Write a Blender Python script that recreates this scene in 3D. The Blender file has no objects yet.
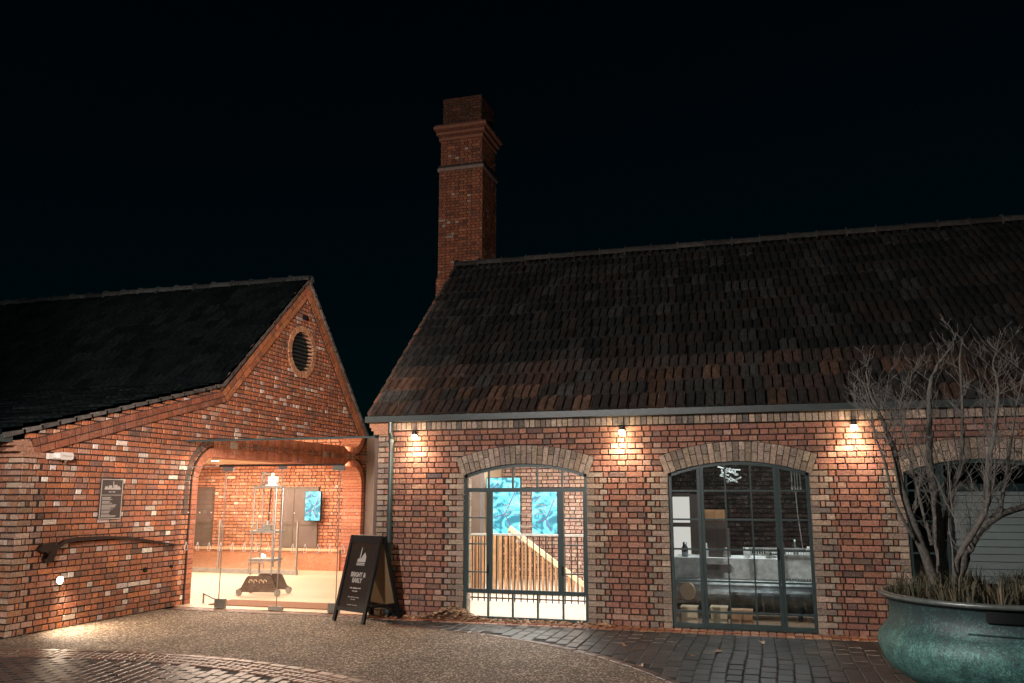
import bpy, math, random
from mathutils import Vector, Matrix
R = random.Random(11)
SC = bpy.context.scene
C = SC.collection
PI = math.pi
FY = 11.08      # plane of the long facade (faces -Y)
GX = -8.60      # plane of the gable wall (faces +X)
# ---------------------------------------------------------------- camera numbers
CF, CH, YAW, PIT = 836.0, 1.64, math.radians(16.6), math.radians(10.44)
_f = Vector((-math.sin(YAW)*math.cos(PIT), math.cos(YAW)*math.cos(PIT), math.sin(PIT)))
_r = Vector((math.cos(YAW), math.sin(YAW), 0))
_u = _r.cross(_f)
def at(x, y, Y):
    d = _f + _r*((x-512)/CF) - _u*((y-341.5)/CF)
    return Vector((0, 0, CH)) + d*(Y/d.y)
# ---------------------------------------------------------------- materials
def nt(name):
    m = bpy.data.materials.new(name); m.use_nodes = True
    t = m.node_tree; b = t.nodes['Principled BSDF']
    return m, t, b
def flat(name, col, rough=.6, metal=0.0, noise=.25, scale=12, bump=0.0, spec=.5):
    m, t, b = nt(name)
    tc = t.nodes.new('ShaderNodeTexCoord'); n = t.nodes.new('ShaderNodeTexNoise')
    n.inputs['Scale'].default_value = scale; n.inputs['Detail'].default_value = 6
    t.links.new(tc.outputs['Object'], n.inputs['Vector'])
    mr = t.nodes.new('ShaderNodeMapRange'); mr.inputs[1].default_value = .25; mr.inputs[2].default_value = .75
    mr.inputs[3].default_value = 1-noise; mr.inputs[4].default_value = 1+noise
    t.links.new(n.outputs[0], mr.inputs[0])
    mx = t.nodes.new('ShaderNodeVectorMath'); mx.operation = 'SCALE'
    mx.inputs[0].default_value = col[:3]; t.links.new(mr.outputs[0], mx.inputs['Scale'])
    t.links.new(mx.outputs[0], b.inputs['Base Color'])
    b.inputs['Roughness'].default_value = rough; b.inputs['Metallic'].default_value = metal
    b.inputs['Specular IOR Level'].default_value = spec
    if bump:
        bp = t.nodes.new('ShaderNodeBump'); bp.inputs['Strength'].default_value = bump; bp.inputs['Distance'].default_value = .01
        t.links.new(n.outputs[0], bp.inputs['Height']); t.links.new(bp.outputs[0], b.inputs['Normal'])
    return m
def attr(name, rough=.85, noise=.35, scale=30, bump=.5, dist=.006, spot=None, spec=.3, mott=None):
    """colour per brick / tile / sett from the mesh's own colour attribute, with grain and bump"""
    m, t, b = nt(name)
    a = t.nodes.new('ShaderNodeAttribute'); a.attribute_name = 'col'
    tc = t.nodes.new('ShaderNodeTexCoord'); n = t.nodes.new('ShaderNodeTexNoise')
    n.inputs['Scale'].default_value = scale; n.inputs['Detail'].default_value = 7; n.inputs['Roughness'].default_value = .65
    t.links.new(tc.outputs['Object'], n.inputs['Vector'])
    mr = t.nodes.new('ShaderNodeMapRange'); mr.inputs[1].default_value = .3; mr.inputs[2].default_value = .7
    mr.inputs[3].default_value = 1-noise; mr.inputs[4].default_value = 1+noise
    t.links.new(n.outputs[0], mr.inputs[0])
    mx = t.nodes.new('ShaderNodeVectorMath'); mx.operation = 'SCALE'
    t.links.new(a.outputs['Color'], mx.inputs[0]); t.links.new(mr.outputs[0], mx.inputs['Scale'])
    out = mx.outputs[0]
    if mott:
        n3 = t.nodes.new('ShaderNodeTexNoise'); n3.inputs['Scale'].default_value = mott[0]; n3.inputs['Detail'].default_value = 9; n3.inputs['Roughness'].default_value = .8
        t.links.new(tc.outputs['Object'], n3.inputs['Vector'])
        m3 = t.nodes.new('ShaderNodeMapRange'); m3.inputs[1].default_value = .52; m3.inputs[2].default_value = .66; m3.inputs[3].default_value = 0; m3.inputs[4].default_value = mott[2]
        t.links.new(n3.outputs[0], m3.inputs[0]); i3 = t.nodes.new('ShaderNodeMix'); i3.data_type = 'RGBA'
        t.links.new(m3.outputs[0], i3.inputs[0]); t.links.new(out, i3.inputs[6]); i3.inputs[7].default_value = (*mott[1], 1); out = i3.outputs[2]
    if spot:   # broad stains: (colour, scale, low, high)
        n2 = t.nodes.new('ShaderNodeTexNoise'); n2.inputs['Scale'].default_value = spot[1]; n2.inputs['Detail'].default_value = 8
        n2.inputs['Roughness'].default_value = .7
        t.links.new(tc.outputs['Object'], n2.inputs['Vector'])
        m2 = t.nodes.new('ShaderNodeMapRange'); m2.inputs[1].default_value = spot[2]; m2.inputs[2].default_value = spot[3]
        m2.inputs[3].default_value = 0; m2.inputs[4].default_value = spot[4]
        t.links.new(n2.outputs[0], m2.inputs[0])
        mi = t.nodes.new('ShaderNodeMix'); mi.data_type = 'RGBA'
        t.links.new(m2.outputs[0], mi.inputs[0]); t.links.new(out, mi.inputs[6]); mi.inputs[7].default_value = (*spot[0], 1)
        out = mi.outputs[2]
    t.links.new(out, b.inputs['Base Color'])
    b.inputs['Roughness'].default_value = rough; b.inputs['Specular IOR Level'].default_value = spec
    bp = t.nodes.new('ShaderNodeBump'); bp.inputs['Strength'].default_value = bump; bp.inputs['Distance'].default_value = dist
    t.links.new(n.outputs[0], bp.inputs['Height']); t.links.new(bp.outputs[0], b.inputs['Normal'])
    return m
def glow(name, col, s):
    m, t, b = nt(name)
    b.inputs['Base Color'].default_value = (0, 0, 0, 1); b.inputs['Emission Color'].default_value = (*col, 1); b.inputs['Emission Strength'].default_value = s
    return m
def glassmat(name, tint=(.93, .97, .96), ior=1.5, boost=1.0):
    m = bpy.data.materials.new(name); m.use_nodes = True; t = m.node_tree; t.nodes.clear()
    o = t.nodes.new('ShaderNodeOutputMaterial'); tr = t.nodes.new('ShaderNodeBsdfTransparent'); tr.inputs[0].default_value = (*tint, 1)
    g = t.nodes.new('ShaderNodeBsdfGlossy'); g.inputs['Roughness'].default_value = .01; g.inputs[0].default_value = (.95, .98, 1, 1)
    fr = t.nodes.new('ShaderNodeFresnel'); fr.inputs[0].default_value = ior
    mu = t.nodes.new('ShaderNodeMath'); mu.operation = 'MULTIPLY'; mu.inputs[1].default_value = boost; mu.use_clamp = True
    t.links.new(fr.outputs[0], mu.inputs[0])
    mx = t.nodes.new('ShaderNodeMixShader'); t.links.new(mu.outputs[0], mx.inputs[0]); t.links.new(tr.outputs[0], mx.inputs[1]); t.links.new(g.outputs[0], mx.inputs[2])
    t.links.new(mx.outputs[0], o.inputs[0]); return m
def gravelmat():
    m, t, b = nt('resin_gravel')
    tc = t.nodes.new('ShaderNodeTexCoord')
    v = t.nodes.new('ShaderNodeTexVoronoi'); v.inputs['Scale'].default_value = 66
    n = t.nodes.new('ShaderNodeTexNoise'); n.inputs['Scale'].default_value = 1.3; n.inputs['Detail'].default_value = 5
    t.links.new(tc.outputs['Object'], v.inputs['Vector']); t.links.new(tc.outputs['Object'], n.inputs['Vector'])
    sp = t.nodes.new('ShaderNodeSeparateColor'); t.links.new(v.outputs['Color'], sp.inputs[0])
    cr = t.nodes.new('ShaderNodeValToRGB'); e = cr.color_ramp.elements
    e[0].position = 0; e[0].color = (.055, .038, .026, 1); e[1].position = .55; e[1].color = (.165, .112, .074, 1)
    x = e.new(.78); x.color = (.25, .178, .122, 1); x = e.new(.90); x.color = (.62, .50, .38, 1)
    t.links.new(sp.outputs[0], cr.inputs[0])
    mr = t.nodes.new('ShaderNodeMapRange'); mr.inputs[1].default_value = .3; mr.inputs[2].default_value = .7; mr.inputs[3].default_value = .75; mr.inputs[4].default_value = 1.2
    t.links.new(n.outputs[0], mr.inputs[0])
    mx = t.nodes.new('ShaderNodeVectorMath'); mx.operation = 'SCALE'; t.links.new(cr.outputs[0], mx.inputs[0]); t.links.new(mr.outputs[0], mx.inputs['Scale'])
    t.links.new(mx.outputs[0], b.inputs['Base Color']); b.inputs['Roughness'].default_value = .75
    bp = t.nodes.new('ShaderNodeBump'); bp.inputs['Strength'].default_value = .9; bp.inputs['Distance'].default_value = .008; bp.invert = True
    t.links.new(v.outputs['Distance'], bp.inputs['Height']); t.links.new(bp.outputs[0], b.inputs['Normal'])
    return m
def texbrick(name, c1, c2, mo, sc, bw, rh, ms, rough=.8, rot=0, mapping=None):
    m, t, b = nt(name)
    tc = t.nodes.new('ShaderNodeTexCoord'); mp = t.nodes.new('ShaderNodeMapping')
    if mapping: mp.inputs['Rotation'].default_value = mapping
    t.links.new(tc.outputs['Object'], mp.inputs[0])
    k = t.nodes.new('ShaderNodeTexBrick'); k.inputs['Color1'].default_value = (*c1, 1); k.inputs['Color2'].default_value = (*c2, 1); k.inputs['Mortar'].default_value = (*mo, 1)
    k.inputs['Scale'].default_value = sc; k.inputs['Brick Width'].default_value = bw; k.inputs['Row Height'].default_value = rh; k.inputs['Mortar Size'].default_value = ms
    t.links.new(mp.outputs[0], k.inputs['Vector']); t.links.new(k.outputs[0], b.inputs['Base Color'])
    b.inputs['Roughness'].default_value = rough
    bp = t.nodes.new('ShaderNodeBump'); bp.invert = True; bp.inputs['Strength'].default_value = .5; bp.inputs['Distance'].default_value = .01
    t.links.new(k.outputs['Fac'], bp.inputs['Height']); t.links.new(bp.outputs[0], b.inputs['Normal'])
    return m
def planks(name, c1, c2, w=.14):
    return texbrick(name, c1, c2, tuple(x*.45 for x in c1), 1, 1.8, w, .004, .45)
M = dict(
    brick=attr('brick_faces', noise=.5, scale=38, bump=.8, dist=.009, spot=((.08, .06, .055), 1.1, .5, .8, .4), mott=(11, (.40, .33, .28), .38)),
    mortar=flat('dark_mortar', (.035, .028, .024), .95, noise=.3, scale=20),
    mortar2=flat('mortar_warm', (.028, .022, .019), .95, noise=.3, scale=20),
    tileshade=attr('shade_dark_tiles', rough=.95, scale=14, noise=.6, bump=.6, spec=.02, mott=(7, (.008, .013, .014), .4)), cobble=attr('wet_cobbles', rough=.30, scale=22, noise=.3, bump=.7, dist=.008, spec=.6),
    tile=attr('clay_tiles', rough=.85, scale=14, noise=.5, bump=.5, spot=((.022, .026, .022), 3, .45, .7, .6), spec=.12, mott=(9, (.09, .085, .075), .35)),
    sett=attr('stone_setts', rough=.33, scale=22, noise=.3, bump=.7, dist=.008, spot=((.03, .03, .03), 1.5, .5, .7, .4), spec=.5),
    steel=flat('teal_grey_steel', (.042, .074, .077), .36, .1, noise=.12),
    gutter=flat('painted_gutter', (.048, .066, .068), .45, .2, noise=.2),
    black=flat('black_paint', (.004, .006, .008), .5, noise=.1, spec=.3),
    darkmetal=flat('dark_bronze_metal', (.035, .022, .018), .5, .5, noise=.4, scale=20, bump=.3),
    patina=None, glass=glassmat('window_glass', boost=1.6), doorglass=glassmat('dark_door_glass', (.80, .85, .86), boost=3.6), glass2=glassmat('entrance_glass', (.96, .985, .975), boost=1.7),
    roofglass=glassmat('roof_glass', (.9, .95, .93), boost=1.5),
    patch=flat('satin_steel', (.30, .31, .30), .35, .8, noise=.1),
    white=flat('white_enamel', (.65, .66, .63), .4, noise=.05),
    print=flat('pale_print', (.42, .40, .38), .6, noise=.05),
    etch=flat('etched_white', (.88, .86, .82), .5, noise=.05),
    bark=flat('grey_bark', (.10, .098, .088), .9, noise=.5, scale=45, bump=.9),
    twig=flat('twig_bark', (.13, .128, .118), .85, noise=.3, scale=40),
    soil=flat('planter_soil', (.025, .02, .015), .95, noise=.5, scale=30, bump=.8),
    gravel=gravelmat(),
    ground=texbrick('far_paving', (.05, .05, .05), (.07, .068, .065), (.02, .02, .02), 1, .2, .135, .008),
    bed=flat('sand_bed', (.04, .038, .034), .95, noise=.3),
    corten=flat('rusty_drain', (.30, .075, .022), .8, .2, noise=.5, scale=25),
    intfloor=planks('pale_floor', (.60, .53, .46), (.50, .44, .38), .16),
    plaster=flat('cream_plaster', (.62, .50, .36), .8, noise=.08, scale=2),
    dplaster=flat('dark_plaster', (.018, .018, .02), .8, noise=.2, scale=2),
    panel=flat('grey_brown_panel', (.11, .08, .068), .5, noise=.15, scale=3),
    wood=flat('warm_timber', (.46, .25, .12), .5, noise=.3, scale=8),
    palewood=flat('pale_timber', (.75, .60, .40), .5, noise=.15, scale=8),
    mat=flat('coir_mat', (.19, .085, .045), .95, noise=.3, scale=40, bump=.6),
    machine=flat('grey_machine_metal', (.30, .285, .26), .38, .35, noise=.25, scale=20),
    iron=flat('brown_cast_iron', (.12, .085, .065), .55, .3, noise=.3, scale=20, bump=.3),
    rod=flat('black_rod', (.01, .01, .01), .4),
    blind=flat('pale_shutter_slats', (.50, .55, .54), .5, noise=.1, scale=3),
    cloth=flat('pale_table_cloth', (.72, .76, .75), .8, noise=.4, scale=11),
    boiler=flat('dull_boiler_iron', (.16, .18, .18), .30, .85, noise=.5, scale=9, bump=.4),
    spotm=glow('lamp_glow', (1, .80, .55), 60), warmspot=glow('ceiling_lamp_glow', (1, .85, .65), 14),
    leaf=attr('dry_leaf', rough=.8, scale=40, noise=.3, bump=.2), blade=attr('grass_blade', rough=.7, scale=30, noise=.3, bump=.1),
)
def screenmat():
    m, t, b = nt('cyan_screen')
    tc = t.nodes.new('ShaderNodeTexCoord'); n = t.nodes.new('ShaderNodeTexNoise'); n.inputs['Scale'].default_value = 4.5; n.inputs['Detail'].default_value = 3; n.inputs['Distortion'].default_value = 1.4
    t.links.new(tc.outputs['Object'], n.inputs['Vector'])
    cr = t.nodes.new('ShaderNodeValToRGB'); e = cr.color_ramp.elements
    e[0].position = .40; e[0].color = (.02, .22, .32, 1); e[1].position = .52; e[1].color = (.16, .78, .92, 1); x = e.new(.68); x.color = (.5, .95, 1, 1)
    t.links.new(n.outputs[0], cr.inputs[0]); b.inputs['Base Color'].default_value = (.01, .02, .02, 1)
    t.links.new(cr.outputs[0], b.inputs['Emission Color']); b.inputs['Emission Strength'].default_value = 1.5
    return m
M['screen'] = screenmat()
def patinamat():
    m, t, b = nt('verdigris_copper')
    tc = t.nodes.new('ShaderNodeTexCoord'); mp = t.nodes.new('ShaderNodeMapping'); mp.inputs['Scale'].default_value = (1, 1, .8)
    t.links.new(tc.outputs['Object'], mp.inputs[0])
    n = t.nodes.new('ShaderNodeTexNoise'); n.inputs['Scale'].default_value = 11; n.inputs['Detail'].default_value = 12; n.inputs['Roughness'].default_value = .85
    n2 = t.nodes.new('ShaderNodeTexNoise'); n2.inputs['Scale'].default_value = 95; n2.inputs['Detail'].default_value = 4
    t.links.new(mp.outputs[0], n.inputs['Vector']); t.links.new(mp.outputs[0], n2.inputs['Vector'])
    cr = t.nodes.new('ShaderNodeValToRGB'); e = cr.color_ramp.elements
    e[0].position = .35; e[0].color = (.030, .058, .064, 1); e[1].position = .50; e[1].color = (.06, .165, .155, 1)
    x = e.new(.62); x.color = (.13, .33, .30, 1); x = e.new(.76); x.color = (.34, .52, .47, 1)
    sx = t.nodes.new('ShaderNodeSeparateXYZ'); t.links.new(tc.outputs['Object'], sx.inputs[0])
    hz = t.nodes.new('ShaderNodeMapRange'); hz.inputs[1].default_value = .62; hz.inputs[2].default_value = .9; hz.inputs[3].default_value = 0; hz.inputs[4].default_value = -.20
    t.links.new(sx.outputs[2], hz.inputs[0])
    a = t.nodes.new('ShaderNodeMath'); a.operation = 'MULTIPLY_ADD'; a.inputs[1].default_value = .55; t.links.new(n2.outputs[0], a.inputs[0]); 
    s = t.nodes.new('ShaderNodeMath'); s.operation = 'ADD'; t.links.new(n.outputs[0], s.inputs[0]); t.links.new(hz.outputs[0], s.inputs[1])
    s2 = t.nodes.new('ShaderNodeMath'); s2.operation = 'ADD'; s2.inputs[1].default_value = -.27; t.links.new(s.outputs[0], s2.inputs[0])
    t.links.new(s2.outputs[0], a.inputs[2]); t.links.new(a.outputs[0], cr.inputs[0])
    t.links.new(cr.outputs[0], b.inputs['Base Color']); b.inputs['Roughness'].default_value = .45; b.inputs['Metallic'].default_value = .25
    bp = t.nodes.new('ShaderNodeBump'); bp.inputs['Strength'].default_value = .5; bp.inputs['Distance'].default_value = .008
    t.links.new(a.outputs[0], bp.inputs['Height']); t.links.new(bp.outputs[0], b.inputs['Normal'])
    return m
M['patina'] = patinamat()
# ---------------------------------------------------------------- mesh builder
class MB:
    def __init__(s): s.v = []; s.f = []; s.c = []; s.m = []
    def face(s, pts, col=(.5, .5, .5), mi=0):
        b = len(s.v); s.v += [tuple(p) for p in pts]; s.f.append(tuple(range(b, b+len(pts)))); s.c.append(col); s.m.append(mi)
    def hexa(s, P, col=(.5, .5, .5), mi=0, skip=()):
        b = len(s.v); s.v += [tuple(p) for p in P]
        for i, q in enumerate(((0, 3, 2, 1), (4, 5, 6, 7), (0, 1, 5, 4), (1, 2, 6, 5), (2, 3, 7, 6), (3, 0, 4, 7))):
            if i in skip: continue
            s.f.append(tuple(b+k for k in q)); s.c.append(col); s.m.append(mi)
    def box(s, x0, x1, y0, y1, z0, z1, col=(.5, .5, .5), mi=0):
        s.hexa([(x0, y0, z0), (x1, y0, z0), (x1, y1, z0), (x0, y1, z0), (x0, y0, z1), (x1, y0, z1), (x1, y1, z1), (x0, y1, z1)], col, mi)
    def fbox(s, O, U, V, N, u0, u1, v0, v1, n0, n1, col=(.5, .5, .5), mi=0, skip=()):
        P = [O+U*a+V*b+N*c for c in (n0, n1) for (a, b) in ((u0, v0), (u1, v0), (u1, v1), (u0, v1))]
        s.hexa(P, col, mi, skip)
    def tube(s, pts, rad, n=8, col=(.5, .5, .5), mi=0, cap=True):
        pts = [Vector(p) for p in pts]
        if not hasattr(rad, '__len__'): rad = [rad]*len(pts)
        b = len(s.v); k = len(pts)
        for i, p in enumerate(pts):
            t = (pts[min(i+1, k-1)]-pts[max(i-1, 0)]).normalized()
            a = t.cross(Vector((.13, .27, .95)) if abs(t.z) < .9 else Vector((1, .1, 0))).normalized(); c = t.cross(a)
            for j in range(n):
                w = 2*PI*j/n; s.v.append(tuple(p+(a*math.cos(w)+c*math.sin(w))*rad[i]))
        for i in range(k-1):
            for j in range(n):
                s.f.append((b+i*n+j, b+i*n+(j+1) % n, b+(i+1)*n+(j+1) % n, b+(i+1)*n+j)); s.c.append(col); s.m.append(mi)
        if cap:
            s.f.append(tuple(b+j for j in range(n))[::-1]); s.c.append(col); s.m.append(mi)
            s.f.append(tuple(b+(k-1)*n+j for j in range(n))); s.c.append(col); s.m.append(mi)
    def bar(s, p, q, w, h, up=(0, 0, 1), col=(.5, .5, .5), mi=0):
        p = Vector(p); q = Vector(q); t = (q-p).normalized(); a = t.cross(Vector(up)).normalized(); c = a.cross(t)
        P = [e+a*sx*w/2+c*sz*h/2 for e in (p, q) for sx, sz in ((-1, -1), (1, -1), (1, 1), (-1, 1))]
        s.hexa(P, col, mi)
    def lathe(s, prof, cx=0, cy=0, n=48, col=(.5, .5, .5), mi=0):
        b = len(s.v); k = len(prof)
        for r, z in prof:
            for j in range(n): s.v.append((cx+r*math.cos(2*PI*j/n), cy+r*math.sin(2*PI*j/n), z))
        for i in range(k-1):
            for j in range(n):
                s.f.append((b+i*n+j, b+i*n+(j+1) % n, b+(i+1)*n+(j+1) % n, b+(i+1)*n+j)); s.c.append(col); s.m.append(mi)
    def build(s, name, mats, parent=None, smooth=False):
        me = bpy.data.meshes.new(name); off = Vector(parent.location) if parent is not None and parent.get('_w') else None
        vs = [(a-off.x, b-off.y, c-off.z) for a, b, c in s.v] if off is not None else s.v
        me.from_pydata(vs, [], s.f)
        ca = me.color_attributes.new('col', 'FLOAT_COLOR', 'CORNER'); buf = []
        for f, c in zip(s.f, s.c): buf += [c[0], c[1], c[2], 1.0]*len(f)
        ca.data.foreach_set('color', buf)
        me.polygons.foreach_set('material_index', s.m)
        if smooth: me.polygons.foreach_set('use_smooth', [True]*len(s.f))
        for m in (mats if isinstance(mats, (list, tuple)) else [mats]): me.materials.append(m)
        me.update()
        o = bpy.data.objects.new(name, me); C.objects.link(o)
        if parent is not None: o.parent = parent
        return o
def thing(name, label, cat, loc=(0, 0, 0), rz=0, group=None, world=True):
    o = bpy.data.objects.new(name, None); C.objects.link(o); o.location = loc; o.rotation_euler = (0, 0, rz); o.empty_display_size = .1
    o['label'] = label; o['category'] = cat
    if group: o['group'] = group
    if world: o['_w'] = 1
    return o
def tag(o, label, cat, group=None, kind=None):
    o['label'] = label; o['category'] = cat
    if group: o['group'] = group
    if kind: o['kind'] = kind
    return o
def struct(o, label=None):
    o['kind'] = 'structure'
    if label: o['label'] = label
    return o
def copy_tree(o, parent=None):
    c = o.copy(); C.objects.link(c)
    if parent is not None: c.parent = parent
    for ch in list(o.children): copy_tree(ch, c)
    return c
def text(body, size, mat, mw, parent, name='lettering', ex=.002, align='CENTER', bold=0.0, sx=1.0):
    cu = bpy.data.curves.new(name, 'FONT'); cu.body = body; cu.size = size; cu.extrude = ex; cu.align_x = align; cu.offset = bold; cu.resolution_u = 3
    to = bpy.data.objects.new('tmp', cu); C.objects.link(to)
    me = bpy.data.meshes.new_from_object(to.evaluated_get(bpy.context.evaluated_depsgraph_get()))
    bpy.data.objects.remove(to)
    me.transform(Matrix.Diagonal((sx, 1, 1, 1))); me.transform(mw); me.materials.clear(); me.materials.append(mat)
    o = bpy.data.objects.new(name, me); C.objects.link(o); o.parent = parent
    if parent.get('_w'): me.transform(Matrix.Translation(-Vector(parent.location)))
    return o
# ---------------------------------------------------------------- brickwork
def pick(pal):
    t = sum(w for w, _ in pal); x = R.random()*t
    for w, c in pal:
        x -= w
        if x <= 0: break
    k = R.uniform(.8, 1.2); return (c[0]*k*R.uniform(.94, 1.06), c[1]*k, c[2]*k*R.uniform(.92, 1.08))
RED = [(5, (.37, .18, .125)), (4, (.32, .155, .115)), (3, (.41, .215, .155)), (1.8, (.28, .155, .12)), (.5, (.20, .13, .11)), (1.4, (.44, .28, .21)), (.1, (.15, .115, .12))]
OLD = [(6, (.36, .14, .075)), (4, (.32, .14, .085)), (3, (.44, .17, .08)), (2.2, (.27, .135, .095)), (.9, (.17, .10, .075)), (1.6, (.40, .25, .18)), (.8, (.55, .46, .40)), (.35, (.70, .64, .57))]
BUFF = [(4, (.40, .32, .25)), (3, (.34, .27, .215)), (2, (.47, .38, .30)), (1, (.25, .21, .17))]
CH_P = [(5, (.40, .15, .08)), (4, (.35, .13, .07)), (2, (.45, .18, .10)), (1, (.22, .10, .07)), (.5, (.55, .42, .33))]
RH = .075
def brickwork(mb, O, U, N, spans, v0, v1, pal, quoin=None, stretch_only=False, mi=0, mo=1, dep=.016, back=True, flip=False, jt=.0058, ju=None):
    V = Vector((0, 0, 1)); r0 = int(math.floor(v0/RH)); r1 = int(math.ceil(v1/RH))
    for r in range(r0, r1):
        a, b = max(v0, r*RH), min(v1, (r+1)*RH)
        if b-a < .012: continue
        for (s0, s1, q0, q1) in spans((a+b)/2):
            if s1-s0 < .02: continue
            if back: mb.face([O+U*s0+V*a-N*dep, O+U*s1+V*a-N*dep, O+U*s1+V*b-N*dep, O+U*s0+V*b-N*dep], (.03, .03, .03), mo)
            bricks = []
            lo, hi = s0, s1
            if q0:
                ws = (.225, ) if r % 2 else (.112, .056, .112)
                for i, w in enumerate(ws):
                    if lo+w < hi-.05: bricks.append((lo, lo+w, 'q' if i != 1 else 'p')); lo += w
            tail = []
            if q1:
                ws = (.225, ) if r % 2 else (.112, .056, .112)
                for i, w in enumerate(ws):
                    if hi-w > lo+.05: tail.append((hi-w, hi, 'q' if i != 1 else 'p')); hi -= w
            rr = random.Random(r*77+5)
            seq = (.225, .1125) if r % 2 else (.1125, .1125)
            if r % 2 and r % 4 == 1 and not stretch_only: seq = (.225, .1125, .225)
            if stretch_only: seq = (.225, ) if r % 2 else (.1125, )
            u = lo - ((lo*1.0) % sum(seq)) - (.056 if r % 2 else .03)-sum(seq); i = 0
            while u < hi:
                w = seq[i % len(seq)]; i += 1
                x0, x1 = max(u, lo), min(u+w, hi)
                if x1-x0 > .03: bricks.append((x0, x1, 'p'))
                u += w
            for (x0, x1, k) in bricks+tail:
                j = jt
                c = pick((quoin or pal) if k == 'q' else pal)
                d = R.uniform(-.002, .003); e = lambda: R.uniform(-.0025, .0025)
                ju_ = ju or j; u0, u1, w0, w1 = x0+ju_+e(), x1-ju_+e(), a+j+e(), b-j+e()
                bv = .004
                P = [O+U*p+V*q-N*dep for p, q in ((u0, w0), (u1, w0), (u1, w1), (u0, w1))] + \
                    [O+U*p+V*q+N*d for p, q in ((u0+bv, w0+bv), (u1-bv, w0+bv), (u1-bv, w1-bv), (u0+bv, w1-bv))]
                mb.hexa(P, c, mi, skip=(0,))
Z = Vector((0, 0, 1)); X = Vector((1, 0, 0)); Y = Vector((0, 1, 0))
def band(mb, O, U, N, p, q, width, pal, dep, rows=2, mi=0, side=-1, bl=.225):
    """raking courses of brick laid along the line p>q in the (u, z) plane"""
    p = Vector((p[0], p[1])); q = Vector((q[0], q[1])); t = (q-p); L = t.length; t /= L; n = Vector((-t.y, t.x))*side
    to3 = lambda w: O+U*w.x+Z*w.y
    P = [to3(p), to3(q), to3(q+n*width), to3(p+n*width)]
    mb.hexa([a+N*.0 for a in P]+[a+N*(dep-.008) for a in P], (.03, .03, .03), 1)
    h = width/rows
    for r in range(rows):
        s = -(bl/2 if r % 2 else 0)
        while s < L:
            w = bl if (r+int(s/bl)) % 3 else bl/2
            a, b = max(0, s)+.009, min(L, s+w)-.009
            if b-a > .02:
                P = [to3(p+t*x+n*y) for x, y in ((a, r*h+.008), (b, r*h+.008), (b, r*h+h-.008), (a, r*h+h-.008))]
                mb.hexa([x+N*(dep-.012) for x in P]+[x+N*dep for x in P], pick(pal), mi, skip=(0,))
            s += w
# ---------------------------------------------------------------- tiled roofs
def tile_roof(mb, x0, x1, p0, p1, pal, tw=.25, tl=.30):
    p0 = Vector((0, *p0)); p1 = Vector((0, *p1)); s = p1-p0; L = s.length; s /= L; n = X.cross(s).normalized()
    if n.z < 0: n = -n
    prof = ((0, 0), (.026, 0), (.032, .032), (.060, .040), (.106, .034), (.114, 0), (.125, 0))
    rows = int(math.ceil(L/tl)); cols = int(math.ceil((x1-x0)/tw))+1
    mb.face([p0+X*x0-n*.02, p0+X*x1-n*.02, p1+X*x1-n*.02, p1+X*x0-n*.02], (.02, .02, .02), 1)
    for r in range(rows):
        c = pal(r, rows, 0)
        for k in range(cols):
            if R.random() < .88: c = pal(r, rows, k/cols)
            kk = R.uniform(.75, 1.3); cc = tuple(x*kk for x in c)
            xa = x0+(k-.12*(r*7 % 3))*tw+R.uniform(-.009, .009); a = r*tl+R.uniform(-.008, .004); b = min(L, (r+1)*tl+.03)
            if a > L: continue
            lift = R.uniform(.016, .036); tilt = R.uniform(-.007, .007)
            base = len(mb.v); m = 0
            pts = [(h*.125+u, w) for h in (0, 1) for u, w in prof]
            sc = tw/.25
            for u, w in pts:
                q = p0+X*max(x0, min(xa+u*sc*.985, x1))
                mb.v.append(tuple(q+s*(a+.002)+n*(w*.3))); mb.v.append(tuple(q+s*a+n*(w+lift+tilt*u*8))); mb.v.append(tuple(q+s*b+n*(w+.002)))
            for i in range(len(pts)-1):
                i0 = base+3*i; i1 = i0+3
                mb.f.append((i0, i1, i1+1, i0+1)); mb.c.append(cc); mb.m.append(0)
                mb.f.append((i0+1, i1+1, i1+2, i0+2)); mb.c.append(cc); mb.m.append(0)
def ridge_tiles(mb, x0, x1, y, z, r=.11, col=(.06, .055, .050)):
    n = int((x1-x0)/.45)
    for i in range(n):
        a = x0+i*(x1-x0)/n; b = a+(x1-x0)/n+.02; k = R.uniform(.6, 1.4); c = tuple(v*k for v in col); dz = R.uniform(-.006, .006)
        prev = None
        for j in range(9):
            w = -.25+ (PI+.5)*j/8; p = (y-math.cos(w)*r, z+math.sin(w)*r*.85+dz)
            if prev:
                mb.face([(a, prev[0], prev[1]), (b, prev[0], prev[1]-.008), (b, p[0], p[1]-.008), (a, p[0], p[1])], c)
            prev = p
        mb.tube([(a, y, z+.0), (a+.025, y, z)], [r+.012, r+.012], 12, c)
# ================================================================ RIGHT BUILDING
WIN = [(-4.00, -2.27), (-1.20, .53), (1.60, 3.33), (4.40, 6.13)]
SPR, RISE = 1.92, .15
def arc_R(w): return ((w/2)**2+RISE**2)/(2*RISE)
RX0, RX1 = -5.32, 9.0
rb = thing('brick_building', 'long low red brick building with a tiled roof and arched steel windows', 'building', (0, FY, 0))
wall = MB(); O = Vector((0, FY, 0)); N = -Y
def spansR(v):
    out = []; edges = []
    for (a, b) in WIN:
        w = b-a; r = arc_R(w)+.12; cz = SPR+RISE-arc_R(w); cx = (a+b)/2
        if v < SPR-.0: edges.append((a, b, True))
        else:
            d = r*r-(v-cz)**2
            if d > 0:
                h = math.sqrt(d)
                edges.append((cx-min(h, w/2+.03), cx+min(h, w/2+.03), False))
    cur, q = RX0, True
    for a, b, jq in edges:
        out.append((cur, a, q, jq)); cur, q = b, jq
    out.append((cur, RX1, q, True)); return out
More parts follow.
